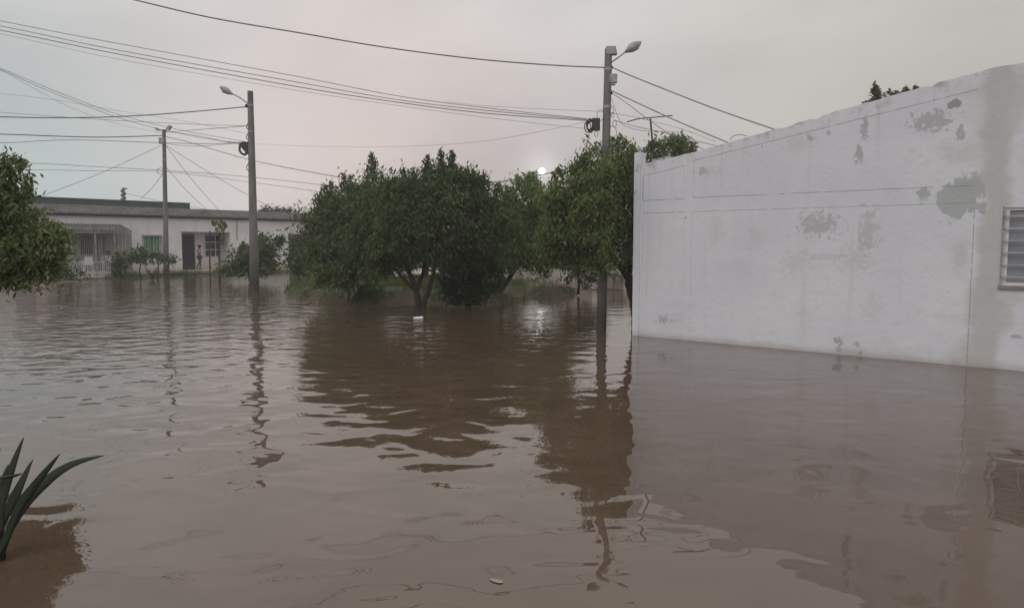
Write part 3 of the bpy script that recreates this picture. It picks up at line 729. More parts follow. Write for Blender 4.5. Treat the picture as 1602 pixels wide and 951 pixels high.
# near pole (in front of the warehouse corner)
B3 = G(940.5, 519); Y3 = B3.y
r3, o3 = pole('utility_pole', 'near leaning concrete pole beside the white building corner', 'concrete utility poles', B3, P(952, 77, Y3), .118, .085)
q = MB(); a = P(948, 74, Y3)-o3; b = P(963, 86, Y3)-o3
q.add([(a.x, -.09, a.z), (b.x-.01, -.09, a.z), (b.x+.03, -.09, b.z-.0), (a.x, -.09, b.z), (a.x, .09, a.z), (b.x-.01, .09, a.z), (b.x+.03, .09, b.z), (a.x, .09, b.z)],
      [(0,1,2,3),(7,6,5,4),(0,4,5,1),(1,5,6,2),(2,6,7,3),(3,7,4,0)]); q.build('insulator_cap', METAL_GREY, r3)
q = MB(); q.tube([P(952, 101, Y3)-o3, P(965, 92, Y3)-o3, P(982, 79, Y3)-o3], .017, 6); q.build('lamp_arm', METAL_GREY, r3)
lamp_head(r3, o3, P(978, 82, Y3), P(1003, 66, Y3), 1.15)
q = MB(); a = P(953, 117, Y3)-o3; b = P(965, 130, Y3)-o3; q.box((a.x, -.08, b.z), (b.x, .08, a.z)); q.box((a.x, -.06, b.z-.05), (b.x-.04, .06, b.z-.002)); q.build('junction_box', METAL_GREY, r3)
q = MB(); a = P(926, 186, Y3)-o3; b = P(938, 205, Y3)-o3; q.box((a.x, -.10, b.z), (b.x, .02, a.z)); q.build('splice_box', BLACKRUB, r3)
coil(r3, o3, P(922, 197, Y3), .12, .013, 5, sq=.6)
for (cx_, cy_, rr) in ((957, 174, .09), (959, 194, .07), (934, 209, .06), (958, 208, .13), (958, 181, .05), (939, 183, .12)):
    coil(r3, o3, P(cx_, cy_, Y3), rr, .006, 1, 'loose_loop', .7)
q = MB(); q.ball(P(956, 106, Y3)-o3, .05, 8, 5); q.build('insulator', DARKM, r3); 
q = MB(); q.ball(P(956, 146, Y3)-o3, .04, 8, 5); q.build('insulator', DARKM, r3)
# middle pole
B2 = G(398.5, 452); Y2 = B2.y
r2, o2 = pole('utility_pole', 'thick concrete pole rising from the water in front of the leafy bush', 'concrete utility poles', B2, P(391.5, 143, Y2), .215, .125)
q = MB(); q.tube([P(388, 162, Y2)-o2, P(375, 153, Y2)-o2, P(362, 146, Y2)-o2], .028, 6); q.build('lamp_arm', METAL_GREY, r2)
lamp_head(r2, o2, P(364, 148, Y2), P(344, 136, Y2), 1.0)
q = MB(); q.ball(P(386, 166, Y2)-o2, .09, 8, 6); q.build('insulator', DARKM, r2)
coil(r2, o2, P(382, 233, Y2), .26, .035, 6, sq=.75)
q = MB(); a = P(374, 226, Y2)-o2; b = P(390, 240, Y2)-o2; q.add([(a.x, -.1, a.z), (b.x, -.1, a.z+.1), (b.x, -.1, b.z-.1), (b.x-.12, -.1, b.z), (a.x, .1, a.z), (b.x, .1, a.z+.1), (b.x, .1, b.z-.1), (b.x-.12, .1, b.z)], [(0,1,2,3),(7,6,5,4),(0,4,5,1),(1,5,6,2),(2,6,7,3),(3,7,4,0)]); q.build('splice_box', DARKM, r2)
for cy_ in (198, 214, 262): coil(r2, o2, P(390, cy_, Y2), .17, .02, 1, 'loose_loop', 1.0)
# far-left pole
B1 = G(260.5, 434); Y1 = B1.y
r1_, o1 = pole('utility_pole', 'slender concrete pole with a square floodlight in front of the green window house', 'concrete utility poles', B1, P(256.5, 203, Y1), .17, .10)
q = MB(); a = P(253, 216, Y1)-o1; b = P(258, 226, Y1)-o1; q.box((a.x-.1, -.2, b.z), (b.x, -.09, a.z)); q.build('junction_box', METAL_GREY, r1_)
q = MB(); q.tube([P(256, 206, Y1)-o1, P(250, 204, Y1)-o1], .03, 5); q.build('lamp_arm', METAL_GREY, r1_)
lamp_head(r1_, o1, P(251, 205, Y1), P(242, 200, Y1), .9)
q = MB(); q.tube([P(257, 207, Y1)-o1, P(261, 203, Y1)-o1], .03, 5); q.build('lamp_arm', METAL_GREY, r1_)
a = P(260, 204, Y1)-o1; b = P(268, 197, Y1)-o1; q = MB(); c0 = (a+b)/2
q.add([c0+Vector(v) for v in ((-.17,-.08,-.1),(.02,-.12,-.14),(.19,-.12,.12),(.02,-.08,.17),(-.17,.1,-.1),(.02,.1,-.14),(.19,.1,.12),(.02,.1,.17))], [(0,1,2,3),(7,6,5,4),(0,4,5,1),(1,5,6,2),(2,6,7,3),(3,7,4,0)]); q.build('floodlight', LAMPGREY, r1_)
coil(r1_, o1, P(252, 268, Y1), .18, .015, 1, 'loose_loop', 1.3)
# distant pole poking above the roof
Y0 = 70.; p0 = P(193, 400, Y0)
r0_ = empty('utility_pole', (p0.x, Y0, 0)); tag(r0_, 'distant dark pole top poking above the left house roof', 'utility pole', 'concrete utility poles'); oo0 = Vector((p0.x, Y0, 0))
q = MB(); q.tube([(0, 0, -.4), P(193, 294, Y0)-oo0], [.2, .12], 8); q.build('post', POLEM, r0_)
q = MB(); 
for i in range(7): q.ball(P(193 + (i % 3 - 1)*2.0, 299 + i*2.2, Y0)-oo0, (.16, .12, .14), 6, 5)
q.build('cable_clutter', DARKM, r0_); lamp_head(r0_, oo0, P(195, 297, Y0), P(199, 294, Y0), 1.3)
# ================================================================== WIRES
def wire(label, A, B, pix, rad, group='cables strung between the poles', name='power_line', mat=None, cat='cable'):
    pts = [plan(A, B, *p) for p in pix]
    s = spline(pts, 6); o = s[0].copy(); q = MB(); q.tube([p - o for p in s], rad * .88, 5)
    ob = q.build(name, mat or WIREM, None, True); ob.location = o
    return tag(ob, label, cat, group)
T3, T2, T1, T0 = (B3.x+.1, B3.y), (B2.x, B2.y), (B1.x, B1.y), (p0.x, Y0)
FARL = (-26., 15.)                       # pole out of frame, near left
wire('thick cable running from the top left edge to the near pole top', FARL, T3, [(-260, -115), (-60, -62), (100, -24), (205, -1), (330, 28), (470, 52), (600, 74), (740, 92), (860, 102), (947, 106)], .017)
FL2 = (-26., 22.)
def bundle(label, pix, rad): wire(label, FL2, T3, pix, rad)
bundle('topmost thin cable of the long parallel bundle crossing the sky', [(-250, -16), (0, 33), (150, 62), (460, 119), (620, 150), (760, 169), (917, 186)], .009)
bundle('second cable of the long parallel bundle crossing the sky', [(-250, -4), (0, 41), (180, 78), (460, 128), (620, 156), (760, 173), (919, 187.5)], .010)
bundle('darkest lowest thick cable of the parallel bundle crossing the sky', [(-250, 2), (0, 47.5), (180, 84), (460, 135), (620, 160), (760, 177.5), (920, 189)], .012)
bundle('faint hair-thin cable hanging below the parallel bundle', [(-250, 4), (0, 53), (180, 92), (460, 141), (620, 165), (760, 184), (930, 203)], .005)
wire('faint sagging thin cable above the tree tops from middle pole to near pole', T2, T3, [(393, 225), (460, 228), (540, 230), (640, 229), (750, 222), (850, 205), (922, 190)], .0045)
wire('thin cable passing high behind the near pole coil', T2, T3, [(700, 160), (760, 166), (850, 171), (945, 175)], .005)
wire('thick sagging cable from the left edge to the middle pole top', (-34., 30.), T2, [(-250, 176), (0, 183), (100, 184.5), (200, 182), (300, 175), (388, 167)], .028)
FL3 = (-40., 38.)
wire('dark cable from the left edge to the floodlight pole', FL3, T1, [(-200, 205), (0, 210), (130, 214.5), (200, 214), (256, 212)], .035)
wire('long dark cable dropping from the floodlight pole and passing through the tree tops', T1, tuple(P(943, 400, 28.))[:2], [(259, 214), (300, 224), (390, 250), (500, 272), (580, 284), (680, 290), (760, 287), (845, 274), (943, 250)], .022)
wire('thin cable just below the dark one from left edge to middle pole', (-40., 33.), T2, [(-200, 228), (0, 224), (110, 219), (250, 223.5), (330, 225), (390, 222)], .015)
wire('thin upper cable from the floodlight pole to the middle pole', T1, T2, [(259, 207), (300, 204), (350, 200), (391, 197)], .016)
wire('thin nearly level cable reaching the middle pole below its lamp', (-34., 33.), T2, [(-100, 168), (80, 182), (190, 189), (300, 194.5), (391, 197.5)], .011)
wire('slack thin cable from floodlight pole to the middle pole coil', T1, T2, [(259, 206), (300, 211), (350, 221), (385, 224)], .016)
wire('lower slack thin cable ending at the middle pole coil', T1, T2, [(259, 225), (300, 229), (350, 226), (386, 223)], .014)
for k, (lab, pp) in enumerate((('upper steep cable descending from top left towards the middle pole', [(-120, 62), (0, 107), (60, 132), (120, 156), (190, 181), (280, 203), (389, 223)]),
                  ('middle steep cable descending from top left towards the middle pole', [(-120, 60), (0, 109), (60, 136), (120, 160), (190, 186), (280, 209), (389, 228)]))):
    wire(lab, (-27., 20.), T2, pp, .011)
wire('faint steep cable descending from top left to the floodlight pole', (-27., 20.), T1, [(-120, 58), (0, 110), (50, 137), (110, 168), (180, 193), (255, 209)], .009)
wire('upper of two thin level cables behind the floodlight pole', (-45., 44.), (B1.x+40, B1.y+14), [(-200, 248), (40, 255), (150, 261), (260, 267), (390, 277), (500, 289), (620, 302)], .018)
wire('lower of two thin level cables behind the floodlight pole', (-45., 45.), (B1.x+40, B1.y+15), [(-200, 266), (45, 266), (150, 267.5), (260, 269), (390, 285), (500, 300), (620, 318)], .016)
wire('faint topmost thin cable at the left edge above the thick one', (-45., 50.), (B2.x, B2.y+12), [(-100, 142), (0, 147), (80, 156), (200, 176), (300, 192), (390, 210)], .010)
hx = lambda px, py, yo=0: (H0 + U*hs(px, py, yo)[0] + V*yo)
for lab, p_, q_ in (('drop cable slanting left from the floodlight pole to the green wall', (252, 228), (68, 306)), ('short drop cable from the floodlight pole down to the left roof', (254, 273), (220, 311)),
                  ('steep drop cable from floodlight pole down to the middle roof', (260, 229), (344, 331)), ('long slanting drop cable passing behind the middle pole to the right roof', (260, 228), (442, 335)),
                  ('faint short drop cable right of the floodlight pole', (260, 262), (322, 327))):
    e_ = hx(*q_, 3.0); m_ = ((p_[0]+q_[0])/2, (p_[1]+q_[1])/2 + 3)
    wire(lab, T1, (e_.x, e_.y), [p_, m_, q_], .016, 'house drop cables')
wire('sagging cable from the distant pole across the left roofs', T0, (B2.x-4, B2.y+22), [(196, 302), (250, 315), (300, 324), (345, 331)], .02, 'house drop cables')
def roofdrop(lab, pix, yo, rad):
    e_ = wpt(pix[-1][0], pix[-1][1], yo); wire(lab, T3, (e_.x, e_.y), pix, rad, 'drop cables from the near pole to the white building')
roofdrop('thick twisted cable from the near pole to the white roof edge', [(958, 106), (985, 118), (1040, 140), (1120, 171), (1212, 203)], .1, .015)
roofdrop('second drop cable landing halfway along the white roof edge', [(956, 142), (990, 158), (1060, 190), (1140, 224)], .1, .014)
roofdrop('thin drop cable passing behind the T mast', [(956, 145), (985, 165), (1015, 188), (1052, 212), (1105, 236)], 2.0, .009)
roofdrop('nearly level thin drop cable crossing the T mast low down', [(960, 188), (990, 197), (1040, 208), (1090, 221), (1125, 229)], 1.5, .008)
roofdrop('lowest thin drop cable ending beside the T mast', [(955, 150), (970, 190), (985, 200), (1010, 205), (1060, 207)], 1.5, .006)
roofdrop('faint slack cable behind the warehouse roof edge', [(945, 175), (1000, 185), (1070, 203), (1120, 222)], 2.5, .005)
pts = [wpt(1142, 219, .25), wpt(1148, 213, .25), wpt(1158, 211, .25), wpt(1168, 213, .25)]; q = MB(); q.tube(spline([p-pts[0] for p in pts], 4), .008, 5)
ob = q.build('wire_stub', WIREM, None, True); ob.location = pts[0]; tag(ob, 'small bent wire stub on the white roof edge', 'wire')

# ================================================================== TREES
def gz(px, Y, z=0): p = P(px, 400, Y); return (p.x, Y, z)
# main tree, forked trunk standing in the water
Y = 22.6; base = G(656, 489); base = (base.x, Y, 0)
PT = lambda px, py, dy=0, Y=Y: P(px, py, Y + dy)
lobes = [lobe(650, 316, 46, Y), lobe(715, 314, 50, Y, .3), lobe(757, 338, 44, Y, .3), lobe(603, 335, 46, Y, .4), lobe(700, 352, 60, Y, -.3), lobe(645, 362, 50, Y, -.4),
         lobe(765, 378, 36, Y, .2), lobe(585, 372, 36, Y, .3), lobe(692, 274, 20, Y), lobe(625, 298, 22, Y), lobe(740, 296, 22, Y), lobe(600, 395, 25, Y, -.3), lobe(665, 368, 30, Y, -.9), lobe(720, 392, 30, Y, .6), lobe(605, 412, 22, Y, .2), lobe(620, 385, 34, Y, -.6), lobe(790, 350, 26, Y, .3), lobe(560, 385, 24, Y, .2)]
tp = [([PT(655, 492), PT(654, 470), PT(650, 450), PT(640, 425), PT(628, 400)], .12, .05), ([PT(655, 480), PT(652, 455), PT(662, 425, .2), PT(668, 395, .3)], .10, .04),
      ([PT(661, 492), PT(664, 472), PT(673, 448), PT(680, 420), PT(690, 395)], .10, .045), ([PT(650, 455), PT(630, 435, -.1), PT(608, 408, -.2)], .06, .035)]
tree('tree', 'broad mango-like tree with forked bare trunk standing in the water beside floating white litter', base, lobes, tp, LEAF_MID, .155, 6.8, .27, 62, 11, droop=.9, asp=.30, group='trees on the flooded bank',
     sprigs=[(668, 285, 241, Y), (669, 285, 246, Y), (690, 280, 233, Y), (691, 280, 240, Y), (703, 280, 235, Y, 4), (704, 280, 240, Y, 4), (633, 295, 262, Y, -2), (647, 295, 262, Y), (729, 285, 262, Y), (757, 300, 270, Y), (612, 300, 280, Y), (775, 320, 285, Y, 4), (740, 290, 264, Y), (786, 335, 305, Y, 6)])
# left tree behind it
Y = 26.0; base = gz(560, Y)
lobes = [lobe(545, 318, 36, Y), lobe(512, 352, 36, Y), lobe(560, 352, 46, Y), lobe(502, 395, 30, Y, -.3), lobe(545, 400, 42, Y, -.6), lobe(587, 310, 26, Y), lobe(520, 330, 26, Y), lobe(583, 280, 13, Y), lobe(490, 370, 20, Y), lobe(488, 400, 18, Y), lobe(505, 420, 20, Y), lobe(565, 430, 26, Y), lobe(530, 430, 24, Y)]
tp = [([P(560, 470, Y), P(558, 440, Y), P(550, 400, Y), P(548, 360, Y)], .13, .06), ([P(562, 460, Y), P(575, 420, Y), P(585, 340, Y)], .09, .05)]
tree('tree', 'leftmost tree of the middle clump with one tall leafy spire', base, lobes, tp, LEAF_GREY, .155, 6.5, .3, 62, 12, droop=.9, asp=.30, group='trees on the flooded bank',
     sprigs=[(583, 290, 238, Y, -2), (585, 280, 248, Y), (538, 300, 272, Y), (525, 310, 282, Y, -8), (515, 320, 287, Y, -6), (582, 270, 240, Y), (548, 300, 275, Y)])
# low light-green bush under it
Y = 25.2; base = gz(545, Y, .1)
lobes = [lobe(520, 432, 20, Y), lobe(548, 425, 26, Y), lobe(580, 430, 20, Y), lobe(500, 425, 16, Y)]
tree('bush', 'low light green bush at the foot of the leftmost clump tree', base, lobes, [([P(545, 470, Y), P(545, 440, Y)], .04, .02)], LEAF_BRIGHT, .17, 7, .2, 26, 13, group=None, cat='bush')
# dense dark shrub right of the trunk
Y = 24.3; base = gz(728, Y)
lobes = [lobe(722, 420, 34, Y), lobe(752, 405, 30, Y), lobe(730, 448, 30, Y), lobe(703, 440, 18, Y), lobe(760, 440, 24, Y), lobe(745, 385, 25, Y, .3), lobe(715, 466, 15, Y, -.2), lobe(745, 465, 15, Y, -.2)]
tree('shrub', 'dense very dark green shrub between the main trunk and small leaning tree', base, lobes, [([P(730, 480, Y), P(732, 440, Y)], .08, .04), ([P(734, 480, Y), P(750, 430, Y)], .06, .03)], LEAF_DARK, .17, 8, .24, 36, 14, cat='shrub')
# small leaning light tree
Y = 27.0; base = G(779, 470); base = (base.x, Y, .0)
lobes = [lobe(822, 312, 32, Y), lobe(850, 345, 36, Y), lobe(803, 362, 36, Y), lobe(792, 402, 28, Y), lobe(845, 392, 34, Y), lobe(826, 290, 14, Y), lobe(775, 415, 18, Y), lobe(800, 330, 24, Y, .5), lobe(865, 315, 22, Y, .6), lobe(872, 350, 26, Y, .4), lobe(868, 382, 26, Y, .4), lobe(828, 340, 34, Y, .4), lobe(820, 395, 26, Y), lobe(852, 408, 18, Y)]
tp = [([P(778, 474, Y), P(783, 455, Y), P(795, 438, Y), P(806, 415, Y)], .11, .06), ([P(786, 452, Y), P(780, 435, Y), P(775, 415, Y)], .05, .03), ([P(797, 437, Y), P(820, 400, Y), P(840, 370, Y)], .06, .04)]
tree('tree', 'slender leaning tree with brighter green crown below the white sun disc', base, lobes, tp, LEAF_BRIGHT, .155, 6.5, .28, 60, 15, droop=.9, asp=.3, group='trees on the flooded bank',
     sprigs=[(782, 310, 284, Y), (792, 305, 290, Y), (808, 300, 272, Y), (836, 290, 268, Y, -2), (828, 290, 268, Y), (863, 300, 280, Y), (802, 310, 292, Y)])
# tree around the near pole
Y = 17.6; pb = Vector((WO.x + .35, 18.4, 0)); base = tuple(pb)
lobes = [lobe(900, 287, 30, Y), lobe(938, 262, 30, Y, -.2), lobe(972, 250, 26, Y, -.2), lobe(912, 335, 42, Y, -.3), lobe(962, 320, 44, Y, -.7), lobe(893, 372, 32, Y), lobe(950, 372, 42, Y, -.7), lobe(980, 285, 34, Y, .9),
         lobe(880, 325, 24, Y), lobe(980, 365, 32, Y, .9), lobe(870, 385, 18, Y), lobe(925, 395, 22, Y, -.3), lobe(940, 300, 40, Y, -.9), lobe(915, 300, 28, Y, -.5), lobe(868, 352, 26, Y), lobe(862, 385, 20, Y), lobe(862, 312, 20, Y), lobe(975, 340, 34, Y, .9), lobe(978, 290, 30, Y, .9), lobe(880, 402, 18, Y), lobe(900, 410, 16, Y), lobe(935, 405, 20, Y, -.2), lobe(968, 392, 22, Y)]
tp = [([pb, P(996, 490, 18.3), P(987, 450, 18.1), P(978, 425, 18.0), P(962, 408, 17.9), P(945, 385, 17.8)], .15, .07), ([P(983, 437, 18.05), P(985, 410, 18.0), P(988, 370, 18.0)], .08, .05)]
tree('tree', 'tree wrapped around the near pole with curved dark trunk at the white wall corner', base, lobes, tp, LEAF_FRESH, .125, 8, .23, 70, 16, droop=.9, asp=.3, group='trees on the flooded bank',
     sprigs=[(958, 240, 212, Y), (966, 240, 208, Y, 4), (975, 235, 218, Y, 3), (882, 290, 262, Y, -8), (895, 275, 255, Y), (870, 290, 268, Y, -5), (915, 262, 240, Y), (990, 250, 225, Y+.5)])
# bigger trees further back closing the gaps between the crowns
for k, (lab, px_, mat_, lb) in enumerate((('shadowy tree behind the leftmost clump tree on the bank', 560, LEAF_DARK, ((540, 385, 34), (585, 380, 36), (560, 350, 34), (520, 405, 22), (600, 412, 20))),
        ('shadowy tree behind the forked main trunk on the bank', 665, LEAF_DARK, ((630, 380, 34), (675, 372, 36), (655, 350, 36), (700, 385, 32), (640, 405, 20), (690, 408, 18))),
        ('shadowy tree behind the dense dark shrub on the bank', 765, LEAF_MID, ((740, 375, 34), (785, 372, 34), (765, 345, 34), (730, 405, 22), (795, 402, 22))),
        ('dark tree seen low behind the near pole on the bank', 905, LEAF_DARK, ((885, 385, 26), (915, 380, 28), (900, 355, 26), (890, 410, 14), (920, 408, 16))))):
    Y = 36.5 + .7*(k % 2); base = gz(px_, Y, .1)
    tree('tree', lab, base, [lobe(x, y, r, Y) for x, y, r in lb], [([base, P(px_ + 3, 410, Y), P(px_, 375, Y)], .13, .07)], mat_, .27, 4.2, .36, 30, 40 + k, group='taller trees behind the flooded bank')
# hanging foliage behind pole 
Y = 30.; base = gz(905, Y, .1)
lobes = [lobe(880, 412, 16, Y), lobe(905, 422, 18, Y), lobe(930, 418, 16, Y), lobe(915, 400, 20, Y), lobe(885, 435, 9, Y), lobe(935, 440, 10, Y), lobe(912, 445, 10, Y)]
tree('shrub', 'low dark shrub behind the near pole on the bank', base, lobes, [([P(905, 460, Y), P(905, 425, Y)], .06, .03)], LEAF_DARK, .18, 6, .22, 22, 17, cat='shrub')
Y = 33.; base = gz(965, Y, .0); lobes = [lobe(945, 425, 8, Y), lobe(960, 428, 7, Y), lobe(975, 430, 8, Y)]
tree('weeds', 'pale dry weeds at the foot of the garden wall near the white corner', base, lobes, [([P(960, 450, Y), P(960, 430, Y)], .02, .01)], LEAF_BRIGHT, .14, 9, .16, 20, 18, cat='weeds')
# tree behind the building, left part
Y = 24.5; base = gz(1040, Y); lobes = [lobe(1050, 240, 26, Y), lobe(1025, 240, 18, Y), lobe(1072, 245, 17, Y), lobe(1045, 290, 45, Y), lobe(1062, 229, 14, Y), lobe(1010, 262, 20, Y)]
tree('tree', 'yellow-green tree top showing above the parapet beside the T mast', base, lobes, [([base, P(1045, 400, Y), P(1045, 300, Y)], .14, .08)], LEAF_FRESH, .18, 6.5, .26, 32, 19, group='tree tops behind the white building',
     sprigs=[(1070, 235, 212, Y), (1050, 230, 214, Y, 6), (1080, 240, 222, Y, 5), (1018, 240, 222, Y), (1060, 225, 213, Y)])
# tree behind the building, sprigs above the roof line
Y = 24.0; base = gz(1395, Y); lobes = [lobe(1378, 192, 20, Y), lobe(1405, 192, 22, Y), lobe(1430, 196, 18, Y)]
tree('tree', 'dark sprigs of a tree poking above the middle of the sloping white roof edge', base, lobes, [([base, P(1395, 300, Y), P(1400, 200, Y)], .14, .07)], LEAF_GREY, .15, 5, .22, 24, 20, group='tree tops behind the white building',
     sprigs=[(1378, 165, 128, Y, -10), (1376, 160, 138, Y, -8), (1372, 160, 134, Y, -3), (1395, 160, 141, Y, -3), (1405, 160, 142, Y), (1418, 158, 134, Y), (1416, 155, 138, Y), (1433, 152, 134, Y), (1358, 170, 157, Y)], asp=.45)
# tree at the left edge: near, its foliage hangs over the water from beyond the frame
Y = 9.6; base = gz(-150, Y)
lobes = [lobe(-90, 340, 90, Y), lobe(-5, 290, 34, Y), lobe(20, 338, 34, Y), lobe(48, 378, 30, Y), lobe(15, 385, 46, Y, -.2), lobe(-40, 410, 50, Y, -.15), lobe(80, 365, 15, Y), lobe(0, 262, 20, Y), lobe(15, 418, 26, Y, -.2), lobe(52, 405, 24, Y, -.15), lobe(-20, 320, 46, Y, -.2), lobe(82, 392, 18, Y), lobe(-110, 430, 46, Y), lobe(30, 420, 24, Y), lobe(62, 412, 20, Y), lobe(5, 432, 18, Y, -.1), lobe(45, 432, 14, Y), lobe(78, 408, 14, Y), lobe(70, 428, 12, Y), lobe(18, 440, 12, Y), lobe(86, 375, 12, Y), lobe(-30, 428, 24, Y)]
tree('tree', 'dark leafy tree cut by the left edge of the photo overhanging the water', base, lobes, [([base, P(-150, 520, Y), P(-140, 440, Y), P(-110, 380, Y)], .11, .06), ([P(-140, 440, Y), P(-60, 400, Y), P(0, 375, Y)], .05, .02), ([P(-120, 400, Y), P(-60, 340, Y), P(-10, 310, Y)], .04, .02)], LEAF_FRESH, .095, 22, .16, 40, 21,
     sprigs=[(10, 275, 240, Y, 12), (18, 280, 248, Y, 14), (0, 265, 238, Y, 6), (30, 320, 292, Y, 16), (75, 372, 346, Y, 12), (88, 372, 356, Y, 14), (85, 400, 385, Y, 16)], droop=.8, zmin=.9)
# bush at the middle pole
Y = 40.; base = gz(400, Y, 0)
lobes = [lobe(366, 415, 15, Y), lobe(388, 402, 17, Y), lobe(413, 388, 19, Y), lobe(424, 398, 15, Y), lobe(400, 415, 18, Y), lobe(352, 420, 9, Y), lobe(378, 420, 13, Y), lobe(432, 378, 9, Y), lobe(418, 418, 12, Y)]
tree('bush', 'round leafy bush standing in water just behind the middle pole', base, lobes, [([P(390, 440, Y), P(388, 410, Y)], .06, .03), ([P(402, 440, Y), P(408, 405, Y)], .06, .03)], LEAF_GREY, .24, 4.5, .32, 26, 22, cat='bush',
     sprigs=[(408, 380, 366, Y), (436, 380, 370, Y, 4), (380, 390, 378, Y)], asp=.4)
Y = 39.; base = gz(465, Y, 0); lobes = [lobe(462, 398, 11, Y), lobe(468, 412, 14, Y), lobe(480, 395, 18, Y), lobe(455, 415, 8, Y), lobe(485, 420, 16, Y)]
tree('shrub', 'dark shrub in front of the recessed doorway left of the tree clump', base, lobes, [([P(466, 440, Y), P(468, 410, Y)], .06, .03)], LEAF_DARK, .24, 5, .32, 26, 23, cat='shrub')
# two small flat-topped trees in front of the houses
Y = 43.; base = gz(219.5, Y, 0)
lobes = [lobe(208, 404, 12, Y, fz=.55), lobe(222, 401, 13, Y, fz=.6), lobe(234, 404, 10, Y, fz=.6), lobe(217, 394, 5, Y)]
tree('small_tree', 'small flat-topped tree on a thin stem left of the slender pole', base, lobes, [([base, P(219, 425, Y), P(219, 412, Y)], .05, .03)], LEAF_GREY, .24, 4.5, .26, 22, 24, cat='small tree', group='flat-topped young trees before the houses', asp=.42)
base = gz(245, Y+.5, 0); lobes = [lobe(245, 403, 10, Y+.5, fz=.6), lobe(258, 404, 9, Y+.5, fz=.6), lobe(267, 406, 5, Y+.5, fz=.6)]
tree('small_tree', 'small flat-topped tree directly behind the slender pole', base, lobes, [([base, P(247, 425, Y+.5), P(248, 410, Y+.5)], .05, .03), ([base, P(262, 420, Y+.5), P(264, 408, Y+.5)], .03, .02)], LEAF_GREY, .24, 4.5, .26, 22, 25, cat='small tree', group='flat-topped young trees before the houses', asp=.42)
base = gz(188, 43.5, .1); lobes = [lobe(188, 406, 9, 43.5, fz=.8), lobe(197, 407, 9, 43.5, fz=.9), lobe(180, 415, 6, 43.5), lobe(190, 420, 10, 43.5), lobe(180, 424, 7, 43.5)]
tree('hedge', 'dark hedge growing against the right end of the porch fence', base, lobes, [([base, P(188, 415, 43.5)], .05, .03)], LEAF_DARK, .2, 6, .24, 24, 26, cat='hedge')
base = gz(125, 41.0, 0); lobes = [lobe(112, 428, 10, 41), lobe(128, 432, 7, 41), lobe(96, 425, 13, 41)]
tree('shrub', 'low grey-green shrub by the porch fence next to the left edge tree', base, lobes, [([base, P(112, 430, 41)], .04, .03)], LEAF_DARK, .2, 6, .24, 22, 27, cat='shrub')
# distant trees over the roofs
Yd = 85.; base = gz(435, Yd, 0); lobes = [lobe(418, 334, 7, Yd), lobe(432, 333, 8, Yd), lobe(448, 337, 8, Yd), lobe(462, 340, 7, Yd), lobe(435, 345, 14, Yd), lobe(408, 337, 5, Yd)]
tree('tree', 'distant dark tree line just above the roof right of the middle pole', base, lobes, [([base, P(435, 360, Yd)], .2, .15)], LEAF_DARK, .4, 3, .5, 26, 28)

# spiky plants
def blade(mbx, pts, w0, twist=0., keel=.25, side=None):
    """strap leaf along pts with lance profile"""
    s = spline(pts, 6); n = len(s); vs = []
    side = side or Vector((1, 0, 0))
    for i, p in enumerate(s):
        tt = i/(n-1); d = (s[min(i+1, n-1)] - s[max(i-1, 0)]).normalized(); sd_ = (side - d*side.dot(d)).normalized(); nn = sd_.cross(d)
        wd = w0*(.55 + .9*tt if tt < .5 else 1.0*max(0, (1-tt)/.5)**.6) ; wd = max(wd, .002)
        vs += [p - sd_*wd/2 + nn*wd*keel, p, p + sd_*wd/2 + nn*wd*keel, p - nn*.008]
    fs = []
    for i in range(n-1):
        a = 4*i; fs += [(a, a+1, a+5, a+4), (a+1, a+2, a+6, a+5), (a+2, a+3, a+7, a+6), (a+3, a, a+4, a+7)]
    mbx.add(vs, fs)
Yp = 4.75; bp = P(-12, 868, Yp); 
fp = empty('strap_leaf_plant', (bp.x, bp.y, .02), label='dark plant with long strap leaves in the lower left corner of the water', cat='plant')
ofp = Vector((bp.x, bp.y, .02))
rgp = random.Random(2)
LV = [([(-12, 866), (2, 800), (16, 745), (37, 684)], .085, .0), ([(-6, 860), (14, 800), (33, 760), (51, 719)], .085, .1), ([(-2, 856), (28, 800), (58, 755), (94, 709)], .075, -.1),
      ([(0, 860), (34, 800), (72, 755), (112, 727), (163, 712)], .080, .05), ([(-14, 862), (-2, 800), (5, 760), (13, 726)], .08, .12), ([(-14, 860), (-14, 800), (-10, 750), (0, 700)], .08, .2),
      ([(-20, 862), (-40, 790), (-60, 740), (-95, 700)], .09, .1), ([(-20, 866), (-60, 810), (-110, 775), (-170, 760)], .09, -.1), ([(-18, 866), (-30, 800), (-38, 730), (-30, 670)], .09, .25), ([(-25, 750), (-5, 747), (15, 745), (34, 741)], .045, -.12)]
for pp, wd, dy in LV:
    q = MB(); pts = [P(x, y, Yp + dy*i/2) - ofp for i, (x, y) in enumerate(pp)]
    if pp[0][1] > 800: pts[0] = Vector((rgp.uniform(-.05, .05), rgp.uniform(-.05, .05), -.02))
    blade(q, pts, wd * .85); q.build('leaf', STRAP, fp, True)
Ya = 42.6; ba = P(238, 432, Ya)
ag = empty('agave', (ba.x, ba.y, .0), label='spiky agave-like plant between the two small flat-topped trees', cat='plant')
for i in range(13):
    a_ = i*2.4; l = .75 + .2*math.sin(i*3); o2_ = Vector((math.cos(a_), math.sin(a_), 0)); q = MB()
    blade(q, [Vector((0, 0, -.02)), o2_*.22*l + Vector((0, 0, .45*l)), o2_*.55*l + Vector((0, 0, .85*l))], .09, side=Vector((-o2_.y, o2_.x, 0))); q.build('leaf', LEAF_GREY, ag)
